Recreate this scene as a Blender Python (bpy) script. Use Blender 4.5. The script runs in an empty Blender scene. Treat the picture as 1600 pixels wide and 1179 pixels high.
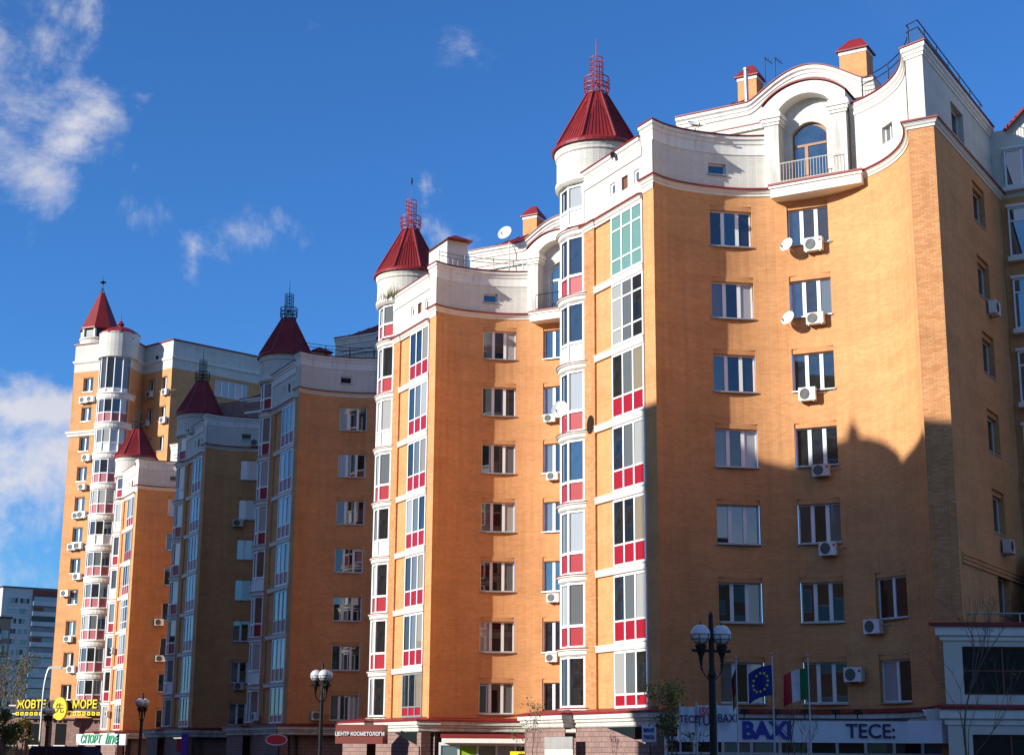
import bpy, bmesh, math, random
from mathutils import Vector, Matrix
random.seed(7)
S = bpy.context.scene
COL = S.collection
R_ = math.radians

# ------------------------------------------------------------------ camera
F_PX, TILT, ROLL, CAMZ = 2448.0, 0.23583, 0.00756, 1.7
cam_d = bpy.data.cameras.new('camera'); cam = bpy.data.objects.new('camera', cam_d); COL.objects.link(cam)
cam_d.sensor_width = 36.0; cam_d.lens = 36.0 * F_PX / 1600.0
cam_d.clip_start = 0.1; cam_d.clip_end = 5000
cam.matrix_world = Matrix.Translation((0, 0, CAMZ)) @ Matrix.Rotation(math.pi / 2 + TILT, 4, 'X') @ Matrix.Rotation(ROLL, 4, 'Z')
S.camera = cam
# ------------------------------------------------------------------ light
SUN_H = Vector((0.895, 0.445)).normalized()        # horizontal direction the light travels
SUN_EL = R_(19.0)
w = bpy.data.worlds.new('World'); S.world = w; w.use_nodes = True
nt = w.node_tree; nt.nodes.clear()
out = nt.nodes.new('ShaderNodeOutputWorld'); bg = nt.nodes.new('ShaderNodeBackground')
sky = nt.nodes.new('ShaderNodeTexSky'); sky.sky_type = 'NISHITA'; sky.sun_disc = False
sky.sun_elevation = SUN_EL; sky.sun_rotation = math.atan2(-SUN_H.x, -SUN_H.y)
w.cycles.sampling_method = 'MANUAL'; w.cycles.sample_map_resolution = 512
sky.air_density = 1.0; sky.dust_density = 0.25; sky.ozone_density = 3.0; sky.altitude = 150
bg.inputs['Strength'].default_value = 0.11
SKY_MULT = (0.36, 0.76, 1.24)
sl = bpy.data.lights.new('sun', 'SUN'); sl.energy = 5.0; sl.angle = R_(0.5); sl.color = (1.0, 0.965, 0.87)
so = bpy.data.objects.new('sun', sl); COL.objects.link(so)
sd = Vector((SUN_H.x * math.cos(SUN_EL), SUN_H.y * math.cos(SUN_EL), -math.sin(SUN_EL)))
so.rotation_euler = sd.to_track_quat('-Z', 'Y').to_euler(); so.location = (-60, -30, 60)
S.view_settings.view_transform = 'Standard'; S.view_settings.look = 'None'
S.view_settings.exposure = 0.42; S.view_settings.gamma = 1.0; S.view_settings.use_curve_mapping = False
S.render.resolution_x = 1024; S.render.resolution_y = 754
S.render.engine = 'CYCLES'
try:
    S.cycles.max_bounces = 4; S.cycles.diffuse_bounces = 3; S.cycles.glossy_bounces = 2
    S.cycles.use_denoising = True; S.cycles.sample_clamp_indirect = 4; S.cycles.caustics_reflective = False; S.cycles.blur_glossy = 0.6; S.cycles.caustics_refractive = False
except Exception: pass

def ray(px, py):
    a, b = px - 800.0, py - 589.5
    c, s = math.cos(ROLL), math.sin(ROLL)
    a, b = a * c + b * s, -a * s + b * c
    v = -b / F_PX
    return Vector((a / F_PX, math.cos(TILT) - v * math.sin(TILT), math.sin(TILT) + v * math.cos(TILT)))
def at_y(px, py, Y):
    d = ray(px, py) * 1.0; d = d * (Y / d.y); return Vector((d.x, d.y, d.z + CAMZ))
def at_z(px, py, z):
    d = ray(px, py); d = d * ((z - CAMZ) / d.z); return Vector((d.x, d.y, z))

# ------------------------------------------------------------------ clouds in the sky
def N(t, tree=None, **kw):
    n = (tree or nt).nodes.new(t)
    for k, v in kw.items(): setattr(n, k, v)
    return n
def mth(op, a, b=None, tree=None, clamp=False):
    n = N('ShaderNodeMath', tree); n.operation = op; n.use_clamp = clamp
    t = (tree or nt)
    for i, x in enumerate((a, b)):
        if x is None: continue
        if isinstance(x, (int, float)): n.inputs[i].default_value = x
        else: t.links.new(x, n.inputs[i])
    return n.outputs[0]
tc = N('ShaderNodeTexCoord')
DIRV = tc.outputs['Generated']
def noise(vec, scale, detail=6, rough=0.55, dist=0.0, tree=None):
    t = tree or nt
    n = N('ShaderNodeTexNoise', t); n.inputs['Scale'].default_value = scale; n.inputs['Detail'].default_value = detail
    n.inputs['Roughness'].default_value = rough; n.inputs['Distortion'].default_value = dist
    if vec is not None: t.links.new(vec, n.inputs['Vector'])
    return n.outputs['Fac']
wob = N('ShaderNodeTexNoise'); wob.inputs['Scale'].default_value = 9; wob.inputs['Detail'].default_value = 7
wob.inputs['Roughness'].default_value = 0.62
nt.links.new(DIRV, wob.inputs['Vector'])
wsub = N('ShaderNodeVectorMath', operation='SUBTRACT'); wsub.inputs[1].default_value = (.5, .5, .5); nt.links.new(wob.outputs['Color'], wsub.inputs[0])
wsc = N('ShaderNodeVectorMath', operation='SCALE'); wsc.inputs['Scale'].default_value = 0.10; nt.links.new(wsub.outputs[0], wsc.inputs[0])
wadd = N('ShaderNodeVectorMath', operation='ADD'); nt.links.new(DIRV, wadd.inputs[0]); nt.links.new(wsc.outputs[0], wadd.inputs[1])
WD = wadd.outputs[0]
blobs = [  # px, py, radius px, stretch (x, y), amount
    (30, 165, 95, (1, 1), .95), (95, 205, 80, (1, 1), .95), (60, 290, 70, (1, 1), .7), (-40, 120, 120, (1, 1), .9), (115, 30, 60, (.7, 1.3), .6), (207, 160, 38, (.6, 1.4), .5),
    (35, 665, 72, (1.3, .7), 1.0), (55, 735, 80, (1.1, .9), 1.0), (-20, 765, 95, (1.2, .8), 1.1), (20, 690, 60, (1, 1), .9), (95, 645, 42, (1, .8), .8),
    (35, 375, 44, (1, .8), .45), (222, 322, 50, (1.2, .7), .46), (298, 366, 42, (.6, 1.3), .56), (362, 340, 50, (1.2, .8), .60), (428, 350, 42, (.6, 1.5), .54),
    (503, 85, 26, (.8, 1), .46), (695, 85, 58, (1.3, .9), .36), (675, 300, 36, (.6, 1.2), .48), (700, 365, 48, (1.1, .7), .62), (-60, 880, 80, (1.5, .6), .5)]
acc = None
for px, py, rp, st, am in blobs:
    c = ray(px, py).normalized()
    sb = N('ShaderNodeVectorMath', operation='SUBTRACT'); nt.links.new(WD, sb.inputs[0]); sb.inputs[1].default_value = c
    ml = N('ShaderNodeVectorMath', operation='MULTIPLY'); nt.links.new(sb.outputs[0], ml.inputs[0])
    k = F_PX / rp; ml.inputs[1].default_value = (k / st[0], k / st[0], k / st[1])
    ln = N('ShaderNodeVectorMath', operation='LENGTH'); nt.links.new(ml.outputs[0], ln.inputs[0])
    g = mth('MULTIPLY', mth('SUBTRACT', 1.0, mth('MULTIPLY', ln.outputs['Value'], 0.62), clamp=True), am)
    acc = g if acc is None else mth('MAXIMUM', acc, g)
fb = noise(DIRV, 13, 10, .66, .35)
dens = mth('ADD', mth('MULTIPLY', acc, 1.05), mth('MULTIPLY', mth('SUBTRACT', fb, .5), 2.3))
mr = N('ShaderNodeMapRange'); mr.interpolation_type = 'SMOOTHSTEP'; mr.inputs['From Min'].default_value = .26; mr.inputs['From Max'].default_value = 1.2; nt.links.new(dens, mr.inputs['Value'])
mk_ = N('ShaderNodeMapRange'); mk_.inputs['From Min'].default_value = .02; mk_.inputs['From Max'].default_value = .2; nt.links.new(acc, mk_.inputs['Value'])
dens = mth('MULTIPLY', mr.outputs[0], mk_.outputs[0])
# unseen rest of the sky: scattered cloud, coverage set for neutral ambient light
big = noise(DIRV, 2.6, 4, .5)
gen = mth('MULTIPLY', mth('SUBTRACT', big, 0.54, clamp=True), mth('MULTIPLY', fb, 9.0))
sepd = N('ShaderNodeSeparateXYZ'); nt.links.new(DIRV, sepd.inputs[0])
outside = mth('MULTIPLY', mth('SUBTRACT', 0.88, sepd.outputs['Y'], clamp=True), 6.0, clamp=True)
dens = mth('MINIMUM', mth('ADD', dens, mth('MULTIPLY', gen, outside)), 0.86)
dens = mth('MAXIMUM', dens, 0.0)
cmul = N('ShaderNodeMixRGB', blend_type='MULTIPLY'); cmul.inputs['Fac'].default_value = 1; nt.links.new(sky.outputs[0], cmul.inputs['Color1'])
cmul.inputs['Color2'].default_value = (*SKY_MULT, 1)
mixc = N('ShaderNodeMixRGB'); nt.links.new(dens, mixc.inputs['Fac']); nt.links.new(cmul.outputs[0], mixc.inputs['Color1'])
cshade = N('ShaderNodeMixRGB'); nt.links.new(noise(DIRV, 11, 5, .5), cshade.inputs['Fac'])
cshade.inputs['Color1'].default_value = (4.2, 4.2, 4.8, 1); cshade.inputs['Color2'].default_value = (6.4, 6.2, 6.2, 1)
nt.links.new(cshade.outputs[0], mixc.inputs['Color2'])
nt.links.new(mixc.outputs[0], bg.inputs['Color']); nt.links.new(bg.outputs[0], out.inputs['Surface'])

# ------------------------------------------------------------------ materials
MATS = {}
def newmat(name):
    m = bpy.data.materials.new(name); m.use_nodes = True; MATS[name] = m
    b = m.node_tree.nodes['Principled BSDF']; return m, m.node_tree, b
def ramp(t, fac, stops):
    r = N('ShaderNodeValToRGB', t); e = r.color_ramp.elements
    e[0].position, e[0].color = stops[0][0], (*stops[0][1], 1); e[1].position, e[1].color = stops[-1][0], (*stops[-1][1], 1)
    for p, c in stops[1:-1]:
        x = e.new(p); x.color = (*c, 1)
    t.links.new(fac, r.inputs[0]); return r.outputs[0]
def plain(name, col, rough=0.6, metal=0.0, var=0.12, scale=3.0, bump=0.0, spec=0.5):
    m, t, b = newmat(name)
    tcn = N('ShaderNodeTexCoord', t)
    f = noise(tcn.outputs['Object'], scale, 6, .6, 0, t)
    lo = tuple(c * (1 - var) for c in col); hi = tuple(min(1, c * (1 + var)) for c in col)
    t.links.new(ramp(t, f, [(.3, lo), (.7, hi)]), b.inputs['Base Color'])
    b.inputs['Roughness'].default_value = rough; b.inputs['Metallic'].default_value = metal
    b.inputs['Specular IOR Level'].default_value = spec
    if bump:
        bp = N('ShaderNodeBump', t); bp.inputs['Strength'].default_value = bump; bp.inputs['Distance'].default_value = .02
        t.links.new(noise(tcn.outputs['Object'], scale * 12, 4, .6, 0, t), bp.inputs['Height']); t.links.new(bp.outputs[0], b.inputs['Normal'])
    return m
def brickmat(name, c1, c2, mortar, bw=.25, bh=.077, msize=.006, bump=.35, stain=.18, rough=.85, pale=None, streak=.16):
    m, t, b = newmat(name)
    uv = N('ShaderNodeUVMap', t)
    br = N('ShaderNodeTexBrick', t); t.links.new(uv.outputs[0], br.inputs['Vector'])
    br.inputs['Scale'].default_value = 1; br.inputs['Brick Width'].default_value = bw; br.inputs['Row Height'].default_value = bh
    br.inputs['Mortar Size'].default_value = msize; br.inputs['Mortar Smooth'].default_value = .3
    br.inputs['Color1'].default_value = (*c1, 1); br.inputs['Color2'].default_value = (*c2, 1); br.inputs['Mortar'].default_value = (*mortar, 1)
    br.inputs['Bias'].default_value = -.1
    f1 = noise(uv.outputs[0], .35, 6, .6, .4, t)
    mp = N('ShaderNodeMapping', t); mp.inputs['Scale'].default_value = (.5, 2.2, 1); t.links.new(uv.outputs[0], mp.inputs[0])
    f2 = noise(mp.outputs[0], .55, 5, .55, 0, t)
    mix = N('ShaderNodeMixRGB', t); mix.blend_type = 'MULTIPLY'; mix.inputs['Fac'].default_value = 1
    t.links.new(br.outputs['Color'], mix.inputs['Color1'])
    t.links.new(ramp(t, mth('ADD', mth('MULTIPLY', f1, .5, t), mth('MULTIPLY', f2, .5, t), t), [(.32, (1 - stain,) * 3), (.68, (1 + stain * .6,) * 3)]), mix.inputs['Color2'])
    col = mix.outputs[0]
    # rain streaks and darker courses where brick batches change
    ms = N('ShaderNodeMapping', t); ms.inputs['Scale'].default_value = (3.2, .16, 1); t.links.new(uv.outputs[0], ms.inputs[0])
    fs = noise(ms.outputs[0], 1.0, 5, .65, .2, t)
    mb_ = N('ShaderNodeMapping', t); mb_.inputs['Scale'].default_value = (.10, .9, 1); t.links.new(uv.outputs[0], mb_.inputs[0])
    fb_ = noise(mb_.outputs[0], 1.0, 3, .5, 0, t)
    m4 = N('ShaderNodeMixRGB', t); m4.blend_type = 'MULTIPLY'; m4.inputs['Fac'].default_value = 1; t.links.new(col, m4.inputs['Color1'])
    t.links.new(ramp(t, mth('ADD', mth('MULTIPLY', fs, .55, t), mth('MULTIPLY', fb_, .45, t), t), [(.34, (1 - streak,) * 3), (.50, (1, 1, 1)), (.66, (1 + streak * .4,) * 3)]), m4.inputs['Color2']); col = m4.outputs[0]
    if pale:       # efflorescence / worn paint patches
        f3 = noise(uv.outputs[0], 1.1, 8, .7, .6, t)
        mx = N('ShaderNodeMixRGB', t); t.links.new(col, mx.inputs['Color1']); mx.inputs['Color2'].default_value = (*pale, 1)
        t.links.new(mth('MULTIPLY', mth('SUBTRACT', f3, .6, t, True), 3.0, t, True), mx.inputs['Fac']); col = mx.outputs[0]
    t.links.new(col, b.inputs['Base Color']); b.inputs['Roughness'].default_value = rough
    b.inputs['Specular IOR Level'].default_value = .25
    bp = N('ShaderNodeBump', t); bp.inputs['Strength'].default_value = bump; bp.inputs['Distance'].default_value = .012; bp.invert = True
    t.links.new(br.outputs['Fac'], bp.inputs['Height']); t.links.new(bp.outputs[0], b.inputs['Normal'])
    return m
brickmat('brick', (.67, .322, .130), (.59, .262, .096), (.64, .37, .20), msize=.007)
brickmat('brick_pier', (.68, .32, .135), (.51, .205, .07), (.41, .21, .105), bw=.25, bh=.077, msize=.012, bump=.5, pale=(.70, .55, .40))
brickmat('white_brick', (.74, .70, .62), (.69, .65, .575), (.54, .51, .455), msize=.009, bump=.5, stain=.14, pale=(.52, .49, .44), streak=.13)
brickmat('stone', (.33, .21, .18), (.26, .165, .145), (.15, .10, .09), bw=.42, bh=.2, msize=.014, bump=.6, stain=.2)
def weathered(name, col, dirt, amt):
    m, t, b = newmat(name); tcn = N('ShaderNodeTexCoord', t); mp = N('ShaderNodeMapping', t); mp.inputs['Scale'].default_value = (2.4, 2.4, .35); t.links.new(tcn.outputs['Object'], mp.inputs[0])
    f = noise(mp.outputs[0], 1.3, 8, .68, .3, t); f2 = noise(tcn.outputs['Object'], .6, 5, .6, 0, t)
    c = ramp(t, mth('ADD', mth('MULTIPLY', f, .65, t), mth('MULTIPLY', f2, .35, t), t), [(.30, dirt), (.30 + amt, col), (.75, tuple(min(1, x * 1.06) for x in col))])
    t.links.new(c, b.inputs['Base Color']); b.inputs['Roughness'].default_value = .75; b.inputs['Specular IOR Level'].default_value = .3
    bp = N('ShaderNodeBump', t); bp.inputs['Strength'].default_value = .25; bp.inputs['Distance'].default_value = .015; t.links.new(noise(tcn.outputs['Object'], 14, 5, .6, 0, t), bp.inputs['Height']); t.links.new(bp.outputs[0], b.inputs['Normal'])
weathered('trim', (.75, .72, .66), (.50, .47, .42), .15)
weathered('trim_dirty', (.66, .63, .58), (.34, .31, .27), .24)
plain('pvc', (.80, .80, .80), .35, 0, .03, 2)
plain('red_metal', (.23, .020, .020), .45, 0, .18, 1.2, 0, .35)
plain('red_panel', (.34, .010, .022), .35, 0, .10, .7, 0, .3)
plain('red_faded', (.42, .13, .15), .45, 0, .12, .7, 0, .3)
plain('red_rail', (.34, .035, .035), .5, 0, .15, 4)
plain('dark_iron', (.012, .012, .014), .55, 0, .2, 6, 0, .3)
plain('ac_white', (.72, .72, .69), .5, 0, .06, 3)
plain('ac_old', (.56, .54, .48), .6, 0, .12, 3)
plain('ac_grille', (.12, .12, .12), .6, 0, .1, 8)
plain('grey_metal', (.42, .43, .44), .45, .6, .1, 3)
plain('brown_wood', (.30, .13, .045), .5, 0, .15, 5)
plain('brown_louver', (.16, .06, .03), .6, 0, .15, 6)
plain('asphalt', (.05, .05, .052), .9, 0, .25, 2, .3)
plain('paving', (.15, .138, .125), .9, 0, .2, 1.5, .2)
plain('kerb_stone', (.32, .31, .3), .9, 0, .15, 2)
plain('soil', (.09, .075, .055), .95, 0, .3, 3, .4)
plain('paint', (.75, .75, .72), .7, 0, .08, 6)
plain('roof_felt', (.07, .065, .065), .9, 0, .2, 1)
plain('cream', (.62, .58, .50), .8, 0, .07, .8)
plain('dark_glass', (.016, .018, .02), .12, 0, .2, 1)
plain('sign_white', (.68, .70, .74), .45, 0, .03, 1)
plain('sign_blue', (.02, .03, .30), .45, 0, .04, 2)
plain('sign_navy', (.02, .02, .09), .45, 0, .04, 2)
plain('sign_red', (.55, .03, .04), .45, 0, .06, 2)
plain('sign_yellow', (.90, .72, .01), .4, 0, .03, 2)
plain('sign_maroon', (.20, .035, .025), .5, 0, .08, 2)
plain('sign_green', (.02, .33, .16), .45, 0, .05, 2)
plain('sign_purple', (.16, .04, .42), .5, 0, .1, 2)
plain('sign_dark', (.05, .03, .025), .6, 0, .2, 2)
plain('lime', (.32, .50, .03), .6, 0, .1, 2)
plain('flag_black', (.02, .02, .02), .8); plain('flag_red', (.36, .012, .012), .8); plain('flag_gold', (.42, .24, .01), .8)
plain('flag_blue', (.01, .018, .18), .8); plain('flag_green', (.008, .12, .035), .8); plain('flag_white', (.55, .55, .55), .8)
plain('banner', (.70, .71, .74), .8, 0, .05, 2)
plain('bark', (.14, .105, .075), .9, 0, .25, 8)
plain('leaf_green', (.07, .12, .025), .7, 0, .35, 2); plain('leaf_olive', (.16, .14, .03), .7, 0, .35, 2); plain('leaf_yellow', (.42, .30, .03), .7, 0, .3, 2)
plain('panel_grey', (.52, .51, .52), .85, 0, .12, .25); plain('panel_dark', (.24, .235, .235), .85, 0, .15, .3)
plain('car_blue', (.02, .03, .10), .25, .2, .05, 1); plain('tyre', (.02, .02, .02), .85); plain('ochre', (.55, .36, .14), .8, 0, .1, 1)
plain('far_brown', (.30, .21, .15), .9, 0, .1, .3)
plain('bird_black', (.02, .02, .022), .6)
m, t, b = newmat('globe'); b.inputs['Base Color'].default_value = (.62, .62, .64, 1); b.inputs['Roughness'].default_value = .25
# glazing: dark room, drapes and blinds behind a reflecting pane
def glass(name, base, fold=0.0, refl=.22, tint=(1, 1, 1), fscale=26):
    m, t, b = newmat(name); tcn = N('ShaderNodeTexCoord', t)
    if fold:
        wv = N('ShaderNodeTexWave', t); wv.inputs['Scale'].default_value = fscale / 6.28; wv.inputs['Distortion'].default_value = 2.5; wv.inputs['Detail'].default_value = 2
        mp = N('ShaderNodeMapping', t); mp.inputs['Scale'].default_value = (1, 1, .15); t.links.new(tcn.outputs['Object'], mp.inputs[0]); t.links.new(mp.outputs[0], wv.inputs['Vector'])
        t.links.new(ramp(t, wv.outputs['Fac'], [(.1, tuple(c * (1 - fold) for c in base)), (.9, base)]), b.inputs['Base Color'])
    else:
        f = noise(tcn.outputs['Object'], 1.7, 4, .6, .5, t)
        t.links.new(ramp(t, f, [(.35, tuple(c * .5 for c in base)), (.7, tuple(c * 1.5 for c in base))]), b.inputs['Base Color'])
    b.inputs['Roughness'].default_value = .8; b.inputs['Specular IOR Level'].default_value = 0
    gl = N('ShaderNodeBsdfGlossy', t); gl.inputs['Roughness'].default_value = .015; gl.inputs['Color'].default_value = (*tint, 1)
    bpn = N('ShaderNodeBump', t); bpn.inputs['Strength'].default_value = .012; bpn.inputs['Distance'].default_value = .02
    t.links.new(noise(tcn.outputs['Object'], 1.2, 2, .5, 0, t), bpn.inputs['Height']); t.links.new(bpn.outputs[0], gl.inputs['Normal'])
    fr = N('ShaderNodeFresnel', t); fr.inputs['IOR'].default_value = 1.5
    mx = N('ShaderNodeMixShader', t); t.links.new(mth('ADD', mth('MULTIPLY', fr.outputs[0], .9, t), refl, t, True), mx.inputs[0])
    t.links.new(b.outputs[0], mx.inputs[1]); t.links.new(gl.outputs[0], mx.inputs[2])
    t.links.new(mx.outputs[0], t.nodes['Material Output'].inputs['Surface']); return m
glass('glass_dark', (.018, .02, .022), 0, .10)
glass('glass_blue', (.02, .03, .045), 0, .16, (.92, .97, 1))
glass('glass_drape', (.42, .42, .41), .22, .09)
glass('glass_grey', (.14, .155, .165), .2, .11, fscale=18)
glass('glass_teal', (.20, .40, .37), .45, .10)
glass('glass_beige', (.30, .25, .18), .2, .12)
PANES = ['glass_dark'] * 5 + ['glass_blue'] * 3 + ['glass_grey'] * 4 + ['glass_drape'] * 3
PBAY = [['glass_drape', 'glass_grey', 'glass_dark'], ['glass_grey', 'glass_drape', 'glass_grey'], ['glass_drape', 'glass_drape', 'glass_grey'], ['glass_dark', 'glass_grey', 'glass_beige'], ['glass_blue', 'glass_grey', 'glass_drape'], ['glass_dark', 'glass_dark', 'glass_beige']]
PSETS = [['glass_blue', 'glass_dark', 'glass_dark'], ['glass_dark', 'glass_dark', 'glass_grey'], ['glass_blue', 'glass_blue', 'glass_dark'], ['glass_grey', 'glass_dark', 'glass_dark'], ['glass_dark', 'glass_dark', 'glass_dark'],
         ['glass_drape', 'glass_dark', 'glass_blue'], ['glass_blue', 'glass_dark', 'glass_grey'], ['glass_dark', 'glass_blue', 'glass_dark'], ['glass_grey', 'glass_dark', 'glass_drape'], ['glass_blue', 'glass_blue', 'glass_blue']]

# ------------------------------------------------------------------ mesh helpers
class MB:
    def __init__(s): s.v, s.f, s.uv = [], [], []
    def face(s, pts, uv=None):
        i = len(s.v); s.v += [tuple(p) for p in pts]; s.f.append(list(range(i, i + len(pts)))); s.uv.append(uv)
    def box(s, x0, x1, y0, y1, z0, z1, M=None):
        P = [Vector(p) for p in ((x0, y0, z0), (x1, y0, z0), (x1, y1, z0), (x0, y1, z0), (x0, y0, z1), (x1, y0, z1), (x1, y1, z1), (x0, y1, z1))]
        if M is not None: P = [M @ p for p in P]
        i = len(s.v); s.v += [tuple(p) for p in P]
        a, b_, c = x1 - x0, y1 - y0, z1 - z0
        for q, (u, v) in (((0, 1, 5, 4), (a, c)), ((1, 2, 6, 5), (b_, c)), ((2, 3, 7, 6), (a, c)), ((3, 0, 4, 7), (b_, c)), ((4, 5, 6, 7), (a, b_)), ((3, 2, 1, 0), (a, b_))):
            s.f.append([i + k for k in q]); s.uv.append([(0, z0), (u, z0), (u, z0 + v), (0, z0 + v)])
    def tube(s, p0, p1, r0, r1=None, n=6, cap=True):
        r1 = r0 if r1 is None else r1
        p0, p1 = Vector(p0), Vector(p1); d = (p1 - p0).normalized()
        a = d.orthogonal().normalized(); b_ = d.cross(a); i = len(s.v)
        for k in range(n):
            t_ = 2 * math.pi * k / n; o = a * math.cos(t_) + b_ * math.sin(t_)
            s.v.append(tuple(p0 + o * r0)); s.v.append(tuple(p1 + o * r1))
        for k in range(n):
            j = (k + 1) % n; s.f.append([i + 2 * k, i + 2 * j, i + 2 * j + 1, i + 2 * k + 1]); s.uv.append(None)
        if cap:
            s.f.append([i + 2 * k for k in range(n)][::-1]); s.f.append([i + 2 * k + 1 for k in range(n)]); s.uv += [None, None]
    def lathe(s, prof, c=(0, 0), n=24, a0=0, a1=2 * math.pi):
        i = len(s.v); full = abs(a1 - a0 - 2 * math.pi) < 1e-6; m_ = n if full else n + 1; P = len(prof)
        for k in range(m_):
            t_ = a0 + (a1 - a0) * k / n
            for r, z in prof: s.v.append((c[0] + r * math.cos(t_), c[1] + r * math.sin(t_), z))
        for k in range(n):
            j = (k + 1) % m_
            for p in range(P - 1):
                r = max(prof[p][0], prof[p + 1][0]); L0, L1 = r * (a1 - a0) * k / n, r * (a1 - a0) * (k + 1) / n
                s.f.append([i + k * P + p, i + j * P + p, i + j * P + p + 1, i + k * P + p + 1])
                s.uv.append([(L0, prof[p][1]), (L1, prof[p][1]), (L1, prof[p + 1][1]), (L0, prof[p + 1][1])])
    def ring(s, c, z, r, th, n=16):
        pts = [(c[0] + r * math.cos(2 * math.pi * k / n), c[1] + r * math.sin(2 * math.pi * k / n), z) for k in range(n)]
        for k in range(n): s.tube(pts[k], pts[(k + 1) % n], th, n=4, cap=False)
    def mesh(s, name, smooth=False):
        me = bpy.data.meshes.new(name); me.from_pydata(s.v, [], s.f)
        ul = me.uv_layers.new(name='UVMap'); li = 0
        for f, u in zip(s.f, s.uv):
            for k in range(len(f)):
                if u: ul.data[li + k].uv = u[k]
                else:
                    p = s.v[f[k]]; ul.data[li + k].uv = (p[0] + p[1], p[2])
            li += len(f)
        if smooth:
            for p in me.polygons: p.use_smooth = True
        me.update(); return me
def obj(name, me, mat, parent=None, loc=None, rotz=0, rot=None):
    if isinstance(me, MB): me = me.mesh(name)
    o = bpy.data.objects.new(name, me); COL.objects.link(o)
    if mat:
        m_ = MATS[mat]
        if not me.materials: me.materials.append(m_)
        elif me.materials[0] is not m_:
            o.material_slots[0].link = 'OBJECT'; o.material_slots[0].material = m_
    if parent: o.parent = parent
    if loc is not None: o.location = loc
    o.rotation_euler = rot if rot else (0, 0, rotz)
    return o
def tag(o, label, cat, group=None):
    o['label'] = label; o['category'] = cat
    if group: o['group'] = group
    return o
def thing(name, label, cat, loc=(0, 0, 0), rotz=0, group=None):
    o = bpy.data.objects.new(name, None); COL.objects.link(o); o.empty_display_size = .2
    o.location = loc; o.rotation_euler = (0, 0, rotz); return tag(o, label, cat, group)
def struct(name, mb, mat, kind='structure'):
    o = obj(name, mb, mat); o['kind'] = kind; return o

class Path:
    """ polyline seen from outside, left to right; outside lies to the right of travel """
    def __init__(s, pts):
        s.p = [Vector(p) for p in pts]; s.d = [0.0]
        for a, b_ in zip(s.p, s.p[1:]): s.d.append(s.d[-1] + (b_ - a).length)
        s.L = s.d[-1]
    def seg(s, d):
        for i in range(len(s.d) - 2):
            if d < s.d[i + 1]: return i
        return len(s.d) - 2
    def at(s, d, off=0.0):
        i = s.seg(d); t_ = (s.p[i + 1] - s.p[i]).normalized(); q = s.p[i] + t_ * (d - s.d[i])
        return q + Vector((t_.y, -t_.x)) * off
    def ang(s, d0, d1=None):
        a, b_ = (s.at(d0), s.at(d1)) if d1 is not None else (s.at(max(0, d0 - .02)), s.at(min(s.L, d0 + .02)))
        return math.atan2(b_.y - a.y, b_.x - a.x)
    def offset(s, o):
        r = []
        for i, p in enumerate(s.p):
            ns = []
            if i > 0: t_ = (s.p[i] - s.p[i - 1]).normalized(); ns.append(Vector((t_.y, -t_.x)))
            if i < len(s.p) - 1: t_ = (s.p[i + 1] - s.p[i]).normalized(); ns.append(Vector((t_.y, -t_.x)))
            n_ = sum(ns, Vector((0, 0))).normalized(); r.append(p + n_ * (o / max(.35, n_.dot(ns[0]))))
        return r
    def sub(s, d0, d1):
        return Path([s.at(d0)] + [p for p, d in zip(s.p, s.d) if d0 + 1e-4 < d < d1 - 1e-4] + [s.at(d1)])
    def hit(s, px, py, org):
        """ pixel -> (distance along, z) on the wall; org = world xy of the path's origin """
        r = ray(px, py); best = None
        for i in range(len(s.p) - 1):
            a, b_ = s.p[i] + org, s.p[i + 1] + org; e = b_ - a
            den = r.x * e.y - r.y * e.x
            if abs(den) < 1e-9: continue
            t_ = (a.x * e.y - a.y * e.x) / den; u = (a.x * r.y - a.y * r.x) / den
            if t_ > 0 and -.001 <= u <= 1.001:
                best = (s.d[i] + u * e.length, r.z * t_ + CAMZ, t_) if best is None or t_ > best[2] else best
        return best[:2] if best else None
def wall(path, z0, z1, holes=(), reveal=.2, mb=None, u0=0.0):
    mb = mb or MB()
    ds = sorted(set([round(d, 4) for d in path.d] + [round(x, 4) for h in holes for x in h[:2]]))
    zs = sorted(set([z0, z1] + [round(x, 4) for h in holes for x in h[2:4]]))
    zs = [z for z in zs if z0 <= z <= z1]
    H = [tuple(round(x, 4) for x in h[:4]) for h in holes]
    for a, b_ in zip(ds, ds[1:]):
        if b_ - a < 1e-4: continue
        pa, pb = path.at(a + 1e-6), path.at(b_ - 1e-6)
        for c, e in zip(zs, zs[1:]):
            if any(h[0] <= a + 1e-5 and b_ <= h[1] + 1e-5 and h[2] <= c + 1e-5 and e <= h[3] + 1e-5 for h in H): continue
            mb.face([(pa.x, pa.y, c), (pb.x, pb.y, c), (pb.x, pb.y, e), (pa.x, pa.y, e)], [(a + u0, c), (b_ + u0, c), (b_ + u0, e), (a + u0, e)])
    for h in H:
        hd = [d for d in ds if h[0] - 1e-5 <= d <= h[1] + 1e-5]
        for d, sg in ((h[0], 1), (h[1], -1)):
            p, q = path.at(d + sg * 1e-4), path.at(d + sg * 1e-4, -reveal)
            r = [(p.x, p.y, h[2]), (q.x, q.y, h[2]), (q.x, q.y, h[3]), (p.x, p.y, h[3])]
            uv = [(0, h[2]), (reveal, h[2]), (reveal, h[3]), (0, h[3])]
            mb.face(r, uv)
        for a, b_ in zip(hd, hd[1:]):
            for z in (h[2], h[3]):
                p, q, r, t_ = path.at(a + 1e-5), path.at(b_ - 1e-5), path.at(b_ - 1e-5, -reveal), path.at(a + 1e-5, -reveal)
                mb.face([(p.x, p.y, z), (q.x, q.y, z), (r.x, r.y, z), (t_.x, t_.y, z)], [(a, z), (b_, z), (b_, z + reveal), (a, z + reveal)])
    return mb
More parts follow.
